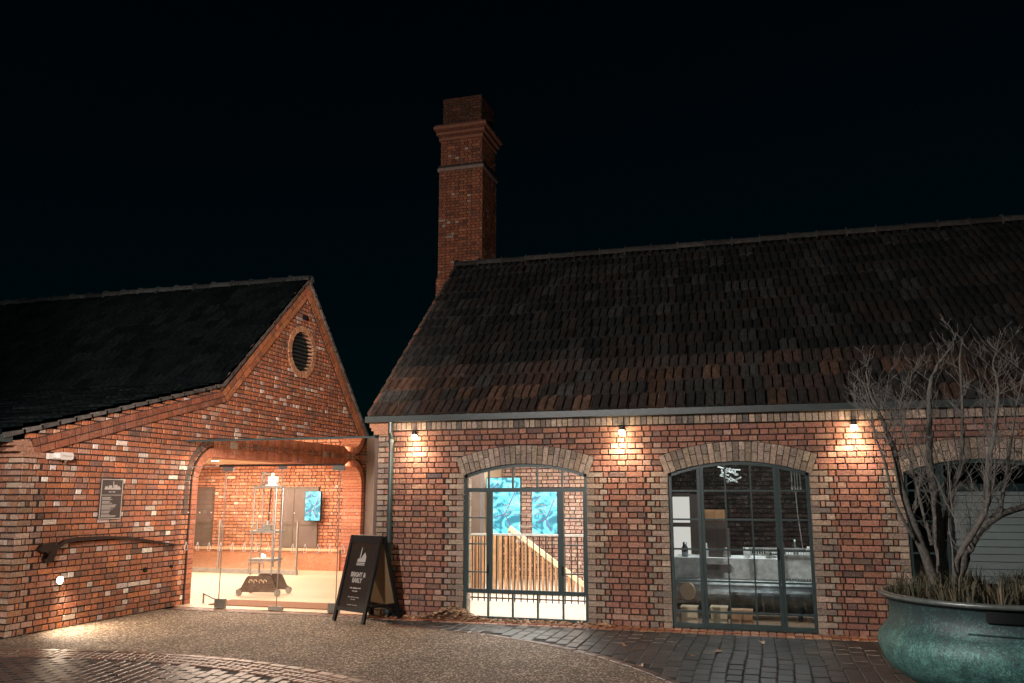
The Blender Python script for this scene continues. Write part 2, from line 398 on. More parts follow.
def spansR2(v):
    o = spansR(v)
    return [(a, b, q0 and True, q1 and True) for a, b, q0, q1 in o]
brickwork(wall, O, X, N, spansR2, 0, 2.55, RED, BUFF)
# dentil course of pale headers on edge
x = RX0
wall.box(RX0-.02, RX1, FY-.025, FY+.1, 2.555, 2.70, (.03, .03, .03), 1)
while x < RX1:
    c = pick(BUFF+[(2, (.16, .14, .13))]); wall.box(x+.006, x+.070, FY-.045+R.uniform(-.003, .003), FY, 2.56, 2.668, c, 0); x += .076
# corner corbel
for i, (e, z0, z1) in enumerate(((.05, 2.50, 2.555), (.09, 2.555, 2.60), (.115, 2.60, 2.67))):
    wall.box(RX0-e, RX0+.22, FY-.048-i*.004, FY+.12, z0+.001, z1, (.38, .20, .12), 0)
wall.build('wall', [M['brick'], M['mortar']], rb)
arches = []
for (a, b) in WIN:
    m = MB(); w = b-a; r = arc_R(w); cz = SPR+RISE-r; cx = (a+b)/2; th = math.asin((w/2)/r)+.012
    n = 25
    for i in range(n):
        t0 = -th+2*th*i/n; t1 = -th+2*th*(i+1)/n
        g = .004/r
        segs = [(r, r+.245)] if i % 2 == 0 else ([(r, r+.115), (r+.125, r+.245)] if (i//2) % 2 else [(r, r+.135), (r+.145, r+.245)])
        for s0, s1 in segs:
            c = pick(BUFF); d = R.uniform(.0, .004)
            pp = [(math.sin(t0+g*1.2), math.cos(t0+g*1.2), s0), (math.sin(t1-g*1.2), math.cos(t1-g*1.2), s0), (math.sin(t1-g*1.2), math.cos(t1-g*1.2), s1), (math.sin(t0+g*1.2), math.cos(t0+g*1.2), s1)]
            P = [Vector((cx+p*s, FY+.10, cz+q*s)) for p, q, s in pp]+[Vector((cx+p*s, FY-.008-d, cz+q*s)) for p, q, s in pp]
            m.hexa(P, c, 0)
        pp = [(math.sin(t0), math.cos(t0), r+.004), (math.sin(t1), math.cos(t1), r+.004), (math.sin(t1), math.cos(t1), r+.252), (math.sin(t0), math.cos(t0), r+.252)]
        m.hexa([Vector((cx+p*s, FY+.09, cz+q*s)) for p, q, s in pp]+[Vector((cx+p*s, FY-.003, cz+q*s)) for p, q, s in pp], (.03, .03, .03), 1)
        # soffit liner behind
        pp = [(math.sin(t0), math.cos(t0), r+.002), (math.sin(t1), math.cos(t1), r+.002), (math.sin(t1), math.cos(t1), r+.06), (math.sin(t0), math.cos(t0), r+.06)]
        m.hexa([Vector((cx+p*s, FY+.32, cz+q*s)) for p, q, s in pp]+[Vector((cx+p*s, FY+.11, cz+q*s)) for p, q, s in pp], (.3, .22, .16), 0)
    for xx, sg in ((a, -1), (b, 1)):
        k = 0
        while k*RH < SPR-.01:
            z0 = k*RH; z1 = min(z0+RH, SPR)
            m.box(min(xx, xx+sg*.1)+(.0 if sg > 0 else 0), max(xx, xx+sg*.1), FY+.004, FY+.32, z0+.004, z1-.004, pick(BUFF), 0); k += 1
    m.build('window_arch', [M['brick'], M['mortar']], rb)
# roof
RZ0, RY0, RZ1, RY1 = 2.76, 10.98, 5.90, 14.45
rf = MB()
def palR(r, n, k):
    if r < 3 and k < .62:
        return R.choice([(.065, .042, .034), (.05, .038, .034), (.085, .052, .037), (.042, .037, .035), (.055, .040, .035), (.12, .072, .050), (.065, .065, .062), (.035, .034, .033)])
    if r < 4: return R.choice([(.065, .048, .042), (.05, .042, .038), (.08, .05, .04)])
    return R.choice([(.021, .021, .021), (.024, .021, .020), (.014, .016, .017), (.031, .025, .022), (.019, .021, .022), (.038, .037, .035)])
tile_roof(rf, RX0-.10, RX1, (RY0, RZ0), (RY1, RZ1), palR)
rf.face([(RX0-.04, RY1, RZ1-.02), (RX1, RY1, RZ1-.02), (RX1, RY1+3.4, RZ0), (RX0-.04, RY1+3.4, RZ0)], (.04, .04, .04), 1)
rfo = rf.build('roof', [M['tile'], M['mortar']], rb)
rt = MB(); ridge_tiles(rt, RX0-.10, 5.2, RY1, RZ1+.03); ridge_tiles(rt, 5.2, RX1, RY1, RZ1+.03); rt.build('ridge_tiles', M['tile'], rb)
vt = MB(); k = 0
dvec = Vector((0, RY1-RY0, RZ1-RZ0)); L = dvec.length; dvec /= L
while k*.27 < L:
    p = Vector((RX0-.12, RY0, RZ0))+dvec*(k*.27); c = pick([(2, (.10, .07, .055)), (1, (.15, .08, .05))])
    vt.hexa([p+Vector((dx, 0, 0))+dvec*s+Vector((0, -.69, .73))*h for dx, s, h in ((0, 0, -.06), (.05, 0, -.06), (.05, .28, -.06), (0, .28, -.06), (0, 0, .065), (.05, 0, .065), (.05, .28, .045), (0, .28, .045))], c); k += 1
vt.build('verge_tiles', M['tile'], rb)
# end gable wall facing the passage, brick plane with openings none
eg = MB()
eg.face([(RX0+.012, FY+.012, 0), (RX0+.012, RY1+3.3, 0), (RX0+.012, RY1+3.3, 2.7), (RX0+.012, RY1, 5.86), (RX0+.012, FY+.012, 2.72)], (.25, .1, .06), 1)
def spG(v):
    if v < 2.7: return [(FY+.02, RY1+3.2, True, True)]
    t = (v-2.7)/(5.86-2.7); return [(FY+.02+t*(RY1-FY), RY1+3.3-t*3.3, False, False)]
brickwork(eg, Vector((RX0, 0, 0)), Y, -X, spG, 0, 5.8, RED, BUFF, back=False)
eg.build('wall', [M['brick'], M['mortar']], rb)
gt = MB()
gt.box(RX0-.13, RX1, FY-.155, FY-.052, 2.672, 2.685); gt.box(RX0-.13, RX1, FY-.165, FY-.155, 2.672, 2.755); gt.box(RX0-.14, RX0-.13, FY-.165, FY-.052, 2.672, 2.755)
for xx in (-3.9, -1.2, 1.5, 4.2): gt.box(xx, xx+.05, FY-.17, FY-.165, 2.668, 2.762)
gt.build('gutter', M['gutter'], rb)
dp = MB(); px = -5.08
dp.tube([(px, FY-.11, 2.68), (px, FY-.11, 2.52), (px, FY-.07, 2.42), (px, FY-.07, .10), (px+.02, FY-.13, .04)], .036, 12)
for zz in (2.38, 1.4, .62): dp.tube([(px, FY-.07, zz), (px, FY-.07, zz+.05)], .046, 12)
dp.box(px-.02, px+.1, FY-.1, FY-.0, .615, .64)
dp.build('downpipe', M['steel'], rb, smooth=False)
# snow hooks on the roof edge
for xx, rr in ((-5.0, .12), (-1.28, .12), (-.2, .9), (1.25, .3)):
    hk = MB(); p = Vector((xx, RY0, RZ0))+dvec*rr+Vector((0, -.03, .06)); hk.tube([p, p+Vector((.01, -.02, .05)), p+Vector((.02, .02, .1))], .006, 5, (.5, .5, .5)); hk.build('roof_hook', M['patch'], rb)
# steel windows
def arch_z(cx, r, x): return SPR+RISE-r+math.sqrt(max(0, r*r-(x-cx)**2))
def window(a, b, kind, name):
    root = rb; m = MB(); w = b-a; r = arc_R(w); cx = (a+b)/2; y0 = FY+.035; y1 = FY+.085
    t = .042
    m.box(a+.002, a+t, y0, y1, .012, SPR); m.box(b-t, b-.002, y0, y1, .012, SPR); m.box(a+t, b-t, y0, y1, .012, .012+t*(1.3 if kind != 'fix' else .8))
    th = math.asin((w/2)/r); n = 20
    for i in range(n):
        t0 = -th+2*th*i/n; t1 = -th+2*th*(i+1)/n; cz = SPR+RISE-r
        P = [Vector((cx+math.sin(q)*s, yy, cz+math.cos(q)*s)) for yy in (y1, y0) for q, s in ((t0, r-.045), (t1, r-.045), (t1, r-.001), (t0, r-.001))]
        m.hexa(P)
    def vb(x, z0, z1, wd): m.box(x-wd/2, x+wd/2, y0+.006, y1-.006, z0, min(z1, arch_z(cx, r, x)-.02) if z1 > 1.9 else z1)
    def hb(z, x0, x1, wd): m.box(x0, x1, y0+.009, y1-.009, z-wd/2, z+wd/2)
    if kind == 'fix':
        hb(1.715, a+t, b-t, .055); hb(.37, a+t, b-t, .055)
        for x in (a+.37, b-.37): vb(x, .39, 1.70, .066)
        for f in (.2, .4, .6, .8): vb(a+w*f, 1.73, 3, .022); vb(a+w*f, .05, .35, .022)
        for z in (1.34, .99, .62):
            hb(z, a+t, a+.34, .018); hb(z, b-.34, b-t, .018)
        for xs in ((a+.042, a+.06), (a+.325, a+.343), (b-.06, b-.042), (b-.343, b-.325)): m.box(xs[0], xs[1], y0-.004, y1, .39, 1.69)
    else:
        A, B = a+.40, b-.39
        for x in ((A, B) if kind == 'door' else (A, )):
            vb(x-.022, .05, 3, .034); vb(x+.022, .05, 3, .042); m.box(x-.004, x+.004, y0-.006, y0+.01, .02, 1.98)
        if kind == 'door':
            for x in (A+(B-A)/3, A+2*(B-A)/3): vb(x, .06, 3, .018)
        for z in (1.70, 1.34, .97, .58, .21):
            hb(z, a+t, A-.02, .022)
            if kind == 'door': hb(z, A+.03, B-.03, .022); hb(z-.0, B+.03, b-t, .022)
        hb(.05, A+.02, B-.02, .06)
    fo = m.build('window' if kind == 'fix' else 'glazed_door', M['steel'], root)
    off = Vector(root.location)
    g = MB(); ym = (y0+y1)/2+.004; pts = [(a+.01, ym, .02), (b-.01, ym, .02)]
    for i in range(13):
        x = b-.01-(w-.02)*i/12; pts.append((x, ym, arch_z(cx, r, x)-.01))
    g.v = []; g.face([(p[0]-off.x, p[1]-off.y, p[2]-off.z) for p in pts]); go = g.build('pane', M['glass'] if kind == 'fix' else M['doorglass'], fo)
    h = MB()
    if kind == 'fix':
        for x in (a+.345, b-.345): h = MB(); h.box(x-.008-off.x, x+.008-off.x, y0-.03-off.y, y0-off.y, .60, .72); h.build('handle', M['black'], fo)
    else:
        h.box(B-.035-off.x, B-.015-off.x, y0-.018-off.y, y0-off.y, .86, 1.0); h.bar((B-.025-off.x, y0-.03-off.y, .93), (B-.13-off.x, y0-.03-off.y, .93), .012, .014); h.build('handle', M['black'], fo)
    return fo
W1 = window(*WIN[0], 'fix', 'window'); W2 = window(*WIN[1], 'door', 'door'); W3 = window(*WIN[2], 'shut', 'door'); W4 = window(*WIN[3], 'fix', 'window')
# lettering and drawn lines on the first window's glass
dl = MB(); gy = FY+.055
def gl(px1, py1, px2, py2, w=.006):
    p = at(px1, py1, gy); q = at(px2, py2, gy); dl.bar(p, q, .002, w, up=(0, 0, 1))
for seg in ((504, 505, 516, 505), (504, 514, 545, 514), (504, 505, 504, 514), (545, 505, 545, 514), (532, 505, 545, 505)): gl(*seg, w=.008)
dlo = dl.build('etched_frame', M['etch'], rb)
def gtext(body, px, py, size):
    p = at(px, py, gy); mw = Matrix.Translation(p)@Matrix.Rotation(PI/2, 4, 'X'); text(body, size, M['etch'], mw, rb, ex=.001)
dl = MB()   # unreadable lettering on the glass: short strokes
for x0_, x1_, yy_ in ((507, 514, 509.5), (538, 543, 509.5), (515, 534, 526), (512, 538, 534), (516, 533, 541)):
    q_ = x0_
    while q_ < x1_:
        gl(q_, yy_+R.uniform(-1.6, -.6), q_+R.uniform(-.3, .5), yy_+R.uniform(.8, 1.6), w=.006) if False else dl.bar(at(q_, yy_-1.3, gy), at(q_+R.uniform(-.4, .6), yy_+1.3, gy), .007, .002, up=(0, 1, 0)); q_ += R.uniform(1.0, 1.7)
dl.build('etched_lettering', M['etch'], rb)
# interior shell of the right building
sh = MB()
def wallq(x0, x1, y, z1=3.0, mi=0, mb=sh): mb.face([(x0, y, 0), (x1, y, 0), (x1, y, z1), (x0, y, z1)], (.3, .12, .07), mi)
def wallx(x, y0, y1, z1=3.0, mi=0, mb=sh): mb.face([(x, y0, 0), (x, y1, 0), (x, y1, z1), (x, y0, z1)], (.3, .12, .07), mi)
IN = FY+.33
brickwork(sh, Vector((0, 16.6, 0)), X, -Y, lambda v: [(RX0+.15, -1.6, False, False)], 0, 3.0, [(3, (.55, .36, .30)), (2, (.48, .30, .25)), (1, (.62, .45, .38))])
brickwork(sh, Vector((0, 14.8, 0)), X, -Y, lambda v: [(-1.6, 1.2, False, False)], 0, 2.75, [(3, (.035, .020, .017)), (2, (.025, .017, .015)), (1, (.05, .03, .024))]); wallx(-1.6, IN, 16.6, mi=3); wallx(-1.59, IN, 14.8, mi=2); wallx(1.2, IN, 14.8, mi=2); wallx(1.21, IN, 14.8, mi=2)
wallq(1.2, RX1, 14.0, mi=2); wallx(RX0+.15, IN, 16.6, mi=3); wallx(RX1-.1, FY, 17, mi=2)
sh.face([(RX0+.1, IN-.2, 2.72), (-1.6, IN-.2, 2.72), (-1.6, 16.7, 2.72), (RX0+.1, 16.7, 2.72)], (.5, .5, .5), 3)
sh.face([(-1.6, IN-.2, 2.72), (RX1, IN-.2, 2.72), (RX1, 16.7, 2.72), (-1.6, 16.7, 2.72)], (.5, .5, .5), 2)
for xx in (-5.30, -4.98): sh.box(xx-.1, xx+.1, 14.4, 14.6, 0, 2.7, (.15, .1, .09), 4)
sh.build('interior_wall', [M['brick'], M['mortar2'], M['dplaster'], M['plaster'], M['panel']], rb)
fl = MB(); fl.face([(RX0+.15, FY+.04, .006), (-1.6, FY+.04, .006), (-1.6, 16.6, .006), (RX0+.15, 16.6, .006)]); struct(fl.build('interior_floor', M['intfloor']))
fl = MB(); fl.face([(-1.6, FY+.04, .006), (RX1, FY+.04, .006), (RX1, 14.8, .006), (-1.6, 14.8, .006)]); struct(fl.build('interior_floor', flat('oak_boards', (.30, .19, .11), .5, scale=4)))
# guard rail in room one
gr = thing('guard_rail', 'thin metal guard rail with upright rods inside the bright first window', 'railing', (-3.6, 12.9, 0))
m = MB(); x = -5.2
while x < -1.7:
    m.tube([(x, 12.9, .02), (x, 12.9, 1.02)], .010, 5); x += .10
m.box(-5.2, -1.7, 12.89, 12.91, .06, .08); m.build('upright_rods', M['darkmetal'], gr)
m = MB(); m.box(-5.2, -1.7, 12.875, 12.925, 1.02, 1.05); m.build('top_rail', M['white'], gr)
st = thing('timber_staircase', 'warm timber staircase with slatted balustrade behind the guard rail', 'staircase', (-3.6, 14, 0))
m = MB(); A = Vector((-4.22, 14.0, 1.10)); B = Vector((-2.75, 14.0, .06)); m.bar(A, B, .05, .075); m.build('handrail', M['palewood'], st)
m = MB()
for i in range(21):
    t = i/20; p = A.lerp(B, t); m.box(p.x-.016, p.x+.016, 13.98, 14.03, -.0, max(.05, p.z-.05))
x = -5.2
while x < -4.25: m.box(x, x+.04, 13.98, 14.03, 0, .95); x += .10
x = -2.6
while x < -1.7: m.box(x, x+.045, 14.3, 14.34, 0, 2.3); x += .13
m.build('slats', M['wood'], st)
def screen(x0, x1, y, z0, z1, label, ang=0):
    s = thing('wall_screen', label, 'screen', ((x0+x1)/2, y, z0), ang)
    w = (x1-x0)/2; s['_w'] = 0
    m = MB(); m.box(-w, w, .0, .05, 0, z1-z0); m.build('housing', M['black'], s)
    m = MB(); m.face([(-w+.01, -.004, .01), (w-.01, -.004, .01), (w-.01, -.004, z1-z0-.01), (-w+.01, -.004, z1-z0-.01)]); m.build('display', M['screen'], s)
    m = MB()
    for (a, b, c, d) in ((-.5, .3, .1, .35), (.1, .35, .5, .1), (.1, .35, .75, .8), (-.8, .75, -.3, .9)): m.bar((a*w, -.007, b*(z1-z0)), (c*w, -.007, d*(z1-z0)), .003, .018, up=(0, 0, 1))
    m.build('picture_lines', flat('violet_line', (.12, .08, .22), .6), s)
screen(-5.10, -4.42, 15.4, .92, 1.98, 'larger cyan lit screen above the stair, left in the first window')
screen(-4.22, -3.72, 15.45, .92, 1.72, 'smaller cyan lit screen right of centre in the first window')
# room two: display behind the dark glazed door
bo = thing('iron_boiler', 'long dull iron boiler drum lying inside the dark glazed doors', 'boiler', (-.4, 12.35, 0))
m = MB(); m.tube([(-1.25, 12.35, .29), (.62, 12.35, .29)], [.22, .22], 40); 
for xx in (-1.2, -.7, -.2, .3, .58): m.tube([(xx, 12.35, .29), (xx+.03, 12.35, .29)], .226, 40)
m.build('drum', M['boiler'], bo, smooth=False)
m = MB(); m.tube([(-1.075, 12.02, .36), (-1.085, 12.00, .36)], .115, 24); m.build('end_plate', M['palewood'], bo)
for xx in (-1.0, .35): m = MB(); m.bar((xx, 12.10, .01), (xx+.05, 12.2, .2), .04, .04); m.build('cradle_leg', M['black'], bo); m = MB(); m.bar((xx, 12.60, .01), (xx+.05, 12.5, .2), .04, .04); m.build('cradle_leg', M['black'], bo)
for (x0, x1, y, z, lab, key) in ((-1.35, .15, 13.3, .74, 'cloth covered table standing in for a reflection behind the boiler drum', 0), (.05, 1.1, 13.6, .78, 'cloth covered table with fringed edge standing in for a reflection, right behind the glazed doors', 1)):
    t_ = thing('reflection_table', lab, 'table', ((x0+x1)/2, y, 0))
    m = MB(); m.box(x0, x1, y-.35, y+.35, z-.04, z); m.box(x0, x1, y-.36, y-.352, z-.33, z-.0); 
    if key:
        xx = x0
        while xx < x1: m.box(xx, xx+.02, y-.372, y-.364, z-.42, z-.3); xx += .04
    m.build('cloth', M['cloth'], t_)  # pale cloth stands in for a white reflection in the door glass
    for a in (x0+.05, x1-.05):
        for b in (y-.28, y+.28): m = MB(); m.box(a-.02, a+.02, b-.02, b+.02, .006, z-.04); m.build('leg', M['black'], t_)
    for q in range(5):
        jx = x0+.15+(x1-x0-.3)*q/4; m = MB(); jh = R.uniform(.10, .22); m.lathe([(.001, z), (.045, z+.002), (.048, z+jh*.6), (.03, z+jh*.75), (.028, z+jh), (.001, z+jh)], jx, y-.2, 14)
        jo = m.build('jar', R.choice([M['machine'], M['panel'], M['white'], M['boiler']]), None, True); tag(jo, ('jar number %s along the cloth covered %s table' % (('one', 'two', 'three', 'four', 'five')[q], ('left', 'right')[key])).replace('jar number', 'small jar,'), 'jar', 'jars on the display tables')
oc = thing('office_chair', 'dark swivel chair on a star base behind the glazed doors', 'chair', (-.72, 12.95, 0)); 
m = MB(); m.box(-.90, -.54, 12.8, 13.15, .58, .66); m.build('seat', M['panel'], oc)
m = MB(); m.box(-.90, -.54, 13.13, 13.18, .7, 1.16); m.build('backrest', M['panel'], oc)
m = MB(); m.tube([(-.72, 12.97, .12), (-.72, 12.97, .58)], .022, 8)
for i in range(5):
    w = 2*PI*i/5; m.bar((-.72, 12.97, .12), (-.72+.26*math.cos(w), 12.97+.26*math.sin(w), .06), .035, .025); m.tube([(-.72+.26*math.cos(w), 12.95+.26*math.sin(w), .03), (-.72+.26*math.cos(w), 12.98+.26*math.sin(w), .03)], .028, 8)
m.build('star_base', M['patch'], oc)
m = MB(); m.box(-.92, -.62, 13.45, 13.75, 1.25, 1.42); m.box(-.9, -.64, 13.44, 13.45, 1.27, 1.40); o = m.build('orange_crate', M['wood']); tag(o, 'small orange timber crate on the dark stack behind the doors', 'crate')
m = MB(); m.box(-.94, -.60, 13.42, 13.8, .744, 1.0); m.box(-.93, -.61, 13.43, 13.79, 1.003, 1.247); o = m.build('dark_crate_stack', M['panel']); tag(o, 'dark grey storage box under the orange crate', 'box')
lp = thing('display_door', 'pale lit doorway panel seen at the left of the glazed doors', 'door', (-1.3, 14.75, 0))
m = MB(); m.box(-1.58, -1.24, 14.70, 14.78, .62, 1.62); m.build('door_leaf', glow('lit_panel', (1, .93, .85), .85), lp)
m = MB(); m.box(-1.24, -1.10, 14.68, 14.78, 0, 1.66); m.box(-1.59, -1.24, 14.69, 14.78, 1.622, 1.68); m.box(-1.58, -1.24, 14.685, 14.70, 1.12, 1.19); m.box(-1.58, -1.24, 14.69, 14.78, .01, .618); m.build('door_frame', M['panel'], lp)
hg = thing('hanging_coil', 'pale looped hose hanging at the right of the glazed doors', 'hose', (.4, 12.2, 1.9))
m = MB()
for dx in (0, .07):
    m.tube([(.36+dx, 12.3, 1.72), (.36+dx, 12.3, 2.0), (.38+dx, 12.3, 2.05), (.40+dx, 12.3, 2.0), (.40+dx, 12.3, 1.72)], .009, 8)
m.tube([(.40, 12.31, 1.72), (.41, 12.31, 1.4), (.46, 12.31, .8)], .007, 6); m.build('hose_loop', M['white'], hg)
m = MB(); m.box(.34, .5, 12.27, 12.34, 1.69, 1.72); m.build('bracket', M['patch'], hg)
ch = thing('glass_pendant', 'crumpled pale blue pendant lamp inside the glazed doors', 'lamp', (-.45, 12.9, 2.0))
m = MB(); 
for i in range(26):
    w = R.uniform(0, 6.28); a = R.uniform(.02, .16); p = Vector((-.47+a*math.cos(w), 12.9+a*math.sin(w), 1.92+R.uniform(-.08, .12))); q = p+Vector((R.uniform(-.12, .12), R.uniform(-.1, .1), R.uniform(-.05, .05))); m.bar(p, q, .012, .02)
m.build('shade_strips', M['cloth'], ch)
m = MB(); m.tube([(-.47, 12.9, 2.0), (-.47, 12.9, 2.7)], .006, 6); m.build('flex', M['black'], ch)
for x0, x1, z, mt, lab in ((-1.13, -.93, .20, 'palewood', 'pale timber plinth at the lower left behind the glazed doors'), (-.75, -.55, .21, 'palewood', 'pale timber plinth left of centre behind the glazed doors'), (-.50, -.24, .18, 'wood', 'brown timber plinth in the middle behind the glazed doors')):
    m = MB(); m.box(x0, x1, 11.50, 11.72, .007, z); m.box(x0-.01, x1+.01, 11.49, 11.73, z+.001, z+.015); o = m.build('plinth', M[mt]); tag(o, lab, 'plinth')
m = MB(); x = -.35
while x < 1.05:
    m.tube([(x, 13.22, .785), (x, 13.22, .87)], .008, 5); x += .035
m.box(-.36, 1.06, 13.212, 13.228, .871, .884); m.box(-.36, 1.06, 13.206, 13.234, .783, .79); o = m.build('reflection_railing', M['white']); tag(o, 'small white picket railing standing in for a reflected fence inside the glazed doors', 'railing')  # white pickets model a fence reflection as an object
# shutter in window three
rs = thing('roller_shutter', 'pale grey slatted roller shutter closing the third arch behind the tree', 'shutter', (2.65, FY+.2, 0)); m = MB(); z = .03
while z < 1.66:
    m.hexa([Vector(p) for p in ((2.03, FY+.20, z), (3.32, FY+.20, z), (3.32, FY+.24, z), (2.03, FY+.24, z), (2.03, FY+.232, z+.078), (3.32, FY+.232, z+.078), (3.32, FY+.24, z+.078), (2.03, FY+.24, z+.078))]); z += .085
m.build('slats', M['blind'], rs); m = MB(); m.box(1.99, 3.32, FY+.19, FY+.27, 1.69, 1.78); m.box(1.985, 2.025, FY+.19, FY+.27, 0.01, 1.688); m.build('housing', M['steel'], rs)
# wall lights
def wall_light(x, label):
    t_ = thing('wall_light', label, 'lamp', (x, FY-.01, 2.44), 0, 'small downlights along the brick wall'); t_['_w'] = 0
    m = MB(); m.box(-.025, .025, -.03, .0, .03, .09); m.tube([(0, -.06, .045), (0, -.06, .10)], .032, 14); m.build('housing', M['black'], t_)
    m = MB(); prof = [(.0, -.02), (.02, -.013), (.034, .0), (.037, .02), (.034, .044)]; m.lathe(prof, 0, -.06, 14); m.build('bulb', M['spotm'], t_, smooth=True)
    l = bpy.data.lights.new('downlight', 'SPOT'); l.energy = 52; l.color = (1, .72, .50); l.spot_size = math.radians(140); l.spot_blend = 1.0; l.shadow_soft_size = .03
    lo = bpy.data.objects.new('downlight', l); C.objects.link(lo); lo.location = (x, FY-.17, 2.42); lo.rotation_euler = (math.radians(8), 0, 0)
    l2 = bpy.data.lights.new('bulb_light', 'POINT'); l2.energy = 6; l2.color = (1, .66, .38); l2.shadow_soft_size = .03
    lo = bpy.data.objects.new('bulb_light', l2); C.objects.link(lo); lo.location = (x, FY-.15, 2.42)
wall_light(-4.73, 'lit wall light beside the drainpipe at the corner of the long wall')
wall_light(-1.77, 'lit wall light between the bright window and the glazed doors')
wall_light(1.08, 'lit wall light nearest the bare tree')
# ================================================================ CHIMNEY
cm = thing('brick_chimney', 'tall square red brick chimney rising behind the tiled roof', 'chimney', (-7.0, 19.5, 0))
m = MB(); cx, cy = -7.02, 19.55
def ring(z0, z1, h, pal=CH_P, taper=0):
    k = int(round((z1-z0)/RH))
    for side in range(4):
        Nn = Matrix.Rotation(side*PI/2, 3, 'Z')@(-Y); Uu = Matrix.Rotation(side*PI/2, 3, 'Z')@X
        brickwork(m, Vector((cx, cy, 0))+Nn*h, Uu, Nn, lambda v: [(-h, h, False, False)], z0, z1, pal, back=True)
    m.box(cx-h+.013, cx+h-.013, cy-h+.013, cy+h-.013, z0, z1-.003, (.03, .03, .03), 1)
ring(0, 5.2, .66); ring(5.2, 7.0, .615); ring(7.0, 9.82, .585)
m.build('shaft', [M['brick'], M['mortar']], cm)
m = MB(); m.box(cx-.62, cx+.62, cy-.62, cy+.62, 9.82, 9.90, (.34, .26, .22), 0); m.box(cx-.60, cx+.60, cy-.60, cy+.60, 9.903, 9.98, (.06, .045, .04), 0); m.build('string_course', [M['brick'], M['mortar']], cm)
m = MB(); ring(9.98, 10.72, .56)
for i, (h, z0, z1) in enumerate(((.60, 10.66, 10.73), (.585, 10.733, 10.80), (.655, 10.803, 10.86), (.635, 10.863, 10.93), (.715, 10.933, 11.01), (.69, 11.013, 11.06))): m.box(cx-h, cx+h, cy-h, cy+h, z0, z1, (.36, .16, .10) if i % 2 == 0 else (.17, .065, .04), 0)
ring(11.06, 11.84, .53, [(3, (.15, .06, .035)), (2, (.11, .05, .03)), (1, (.19, .08, .045))]); m.build('cornice', [M['brick'], M['mortar']], cm)
m = MB(); m.box(cx-.5, cx+.5, cy-.5, cy+.5, 11.80, 11.85); m.build('cap', M['mortar'], cm)
# ================================================================ LEFT BUILDING
lb = thing('gabled_brick_building', 'red brick building with tall gable, oval louvre and wide arched entrance', 'building', (GX, 8.1, 0))
O = Vector((GX, 0, 0)); N = X
EY, EZ, KY, KZ, AY, AZ, BY, BZ = 7.80, 2.30, 11.9, 3.42, 14.47, 5.87, 17.55, 2.66
OY0, OY1, OZ, OR = 11.44, 17.12, 2.26, .42   # entrance opening
CY = 8.10
def roofline(v, off=0.0):
    lo = CY
    if v > EZ+.08:
        lo = EY+(v-EZ)*(KY-EY)/(KZ-EZ) if v < KZ else KY+(v-KZ)*(AY-KY)/(AZ-KZ)
    hi = 17.5
    if v > BZ: hi = BY-(v-BZ)*(BY-AY)/(AZ-BZ)
    return max(lo, CY), hi
def open_half(v, grow=.0):
    """(y0, y1) of the round-cornered opening at height v or None"""
    t = OZ+grow; r = OR+grow; a, b = OY0-grow, OY1+grow
    if v >= t: return None
    if v > t-r:
        d = r-math.sqrt(max(0, r*r-(v-(t-r))**2)); return a+d, b-d
    return a, b
def spL(v):
    a, b = roofline(v); q = v < 2.2
    out = []; o = open_half(v, .12)
    vc, vr = (14.37, 4.42), .46
    if o: out = [(a, o[0], q, False), (o[1], b, False, False)]
    elif abs(v-vc[1]) < vr:
        h = math.sqrt(vr*vr-(v-vc[1])**2); out = [(a, vc[0]-h, False, False), (vc[0]+h, b, False, False)]
    else: out = [(a, b, q, False)]
    return out
m = MB()
PALE = [(2, (.46, .34, .26)), (3, (.38, .24, .17)), (2, (.34, .18, .11))]
brickwork(m, O, Y, N, spL, 0, AZ-.05, OLD, PALE, stretch_only=True, jt=.0068, ju=.0105, dep=.011)
# front wall facing the court
def spF(v): return [(-17, GX, False, True)]
brickwork(m, Vector((0, CY, 0)), X, -Y, spF, 0, EZ+.02, OLD, PALE, stretch_only=True, jt=.0075)
# raking bands under the verge
bp_ = [(4, (.38, .14, .06)), (3, (.42, .17, .075)), (1, (.24, .10, .06))]
band(m, O, Y, N, (EY+.38, EZ+.02), (KY+.05, KZ-.05), .20, [(4, (.26, .10, .055)), (2, (.20, .08, .05))], .030, 2, side=-1)
band(m, O, Y, N, (KY-.02, KZ-.08), (AY-.02, AZ-.06), .22, bp_, .032, 2, side=-1)
band(m, O, Y, N, (AY+.02, AZ-.06), (BY-.08, BZ-.0), .22, bp_, .030, 2, side=-1)
# eaves corbel at the near corner
for i in range(3): m.box(GX-3+.0, GX+.03-.004*i, CY-.04-.09*i, CY+.3-.09*i, 2.10+.065*i, 2.162+.065*i, (.36, .20, .13), 0)
m.build('wall', [M['brick'], M['mortar2']], lb)
# soldier surround of the opening: face ring and deep soffit
m = MB()
def ring_path():
    pts = [(OY0, z) for z in [k*.075 for k in range(int((OZ-OR)/.075)+1)]]
    n = 9
    for i in range(n+1): w = PI-PI/2*i/n; pts.append((OY0+OR+OR*math.cos(w), OZ-OR+OR*math.sin(w)))
    k = int((OY1-OY0-2*OR)/.075)
    for i in range(1, k): pts.append((OY0+OR+(OY1-OY0-2*OR)*i/k, OZ))
    for i in range(n+1): w = PI/2-PI/2*i/n; pts.append((OY1-OR+OR*math.cos(w), OZ-OR+OR*math.sin(w)))
    pts += [(OY1, z) for z in [k*.075 for k in range(int((OZ-OR)/.075), -1, -1)]]
    return pts
rp = ring_path()
def nrm(i):
    a = Vector(rp[max(0, i-1)]); b = Vector(rp[min(len(rp)-1, i+1)]); t = (b-a)
    if t.length < 1e-6: t = Vector((0, 1))
    t.normalize(); return Vector((-t.y, t.x))
pr = [(4, (.34, .12, .07)), (3, (.29, .10, .06)), (2, (.38, .15, .09))]
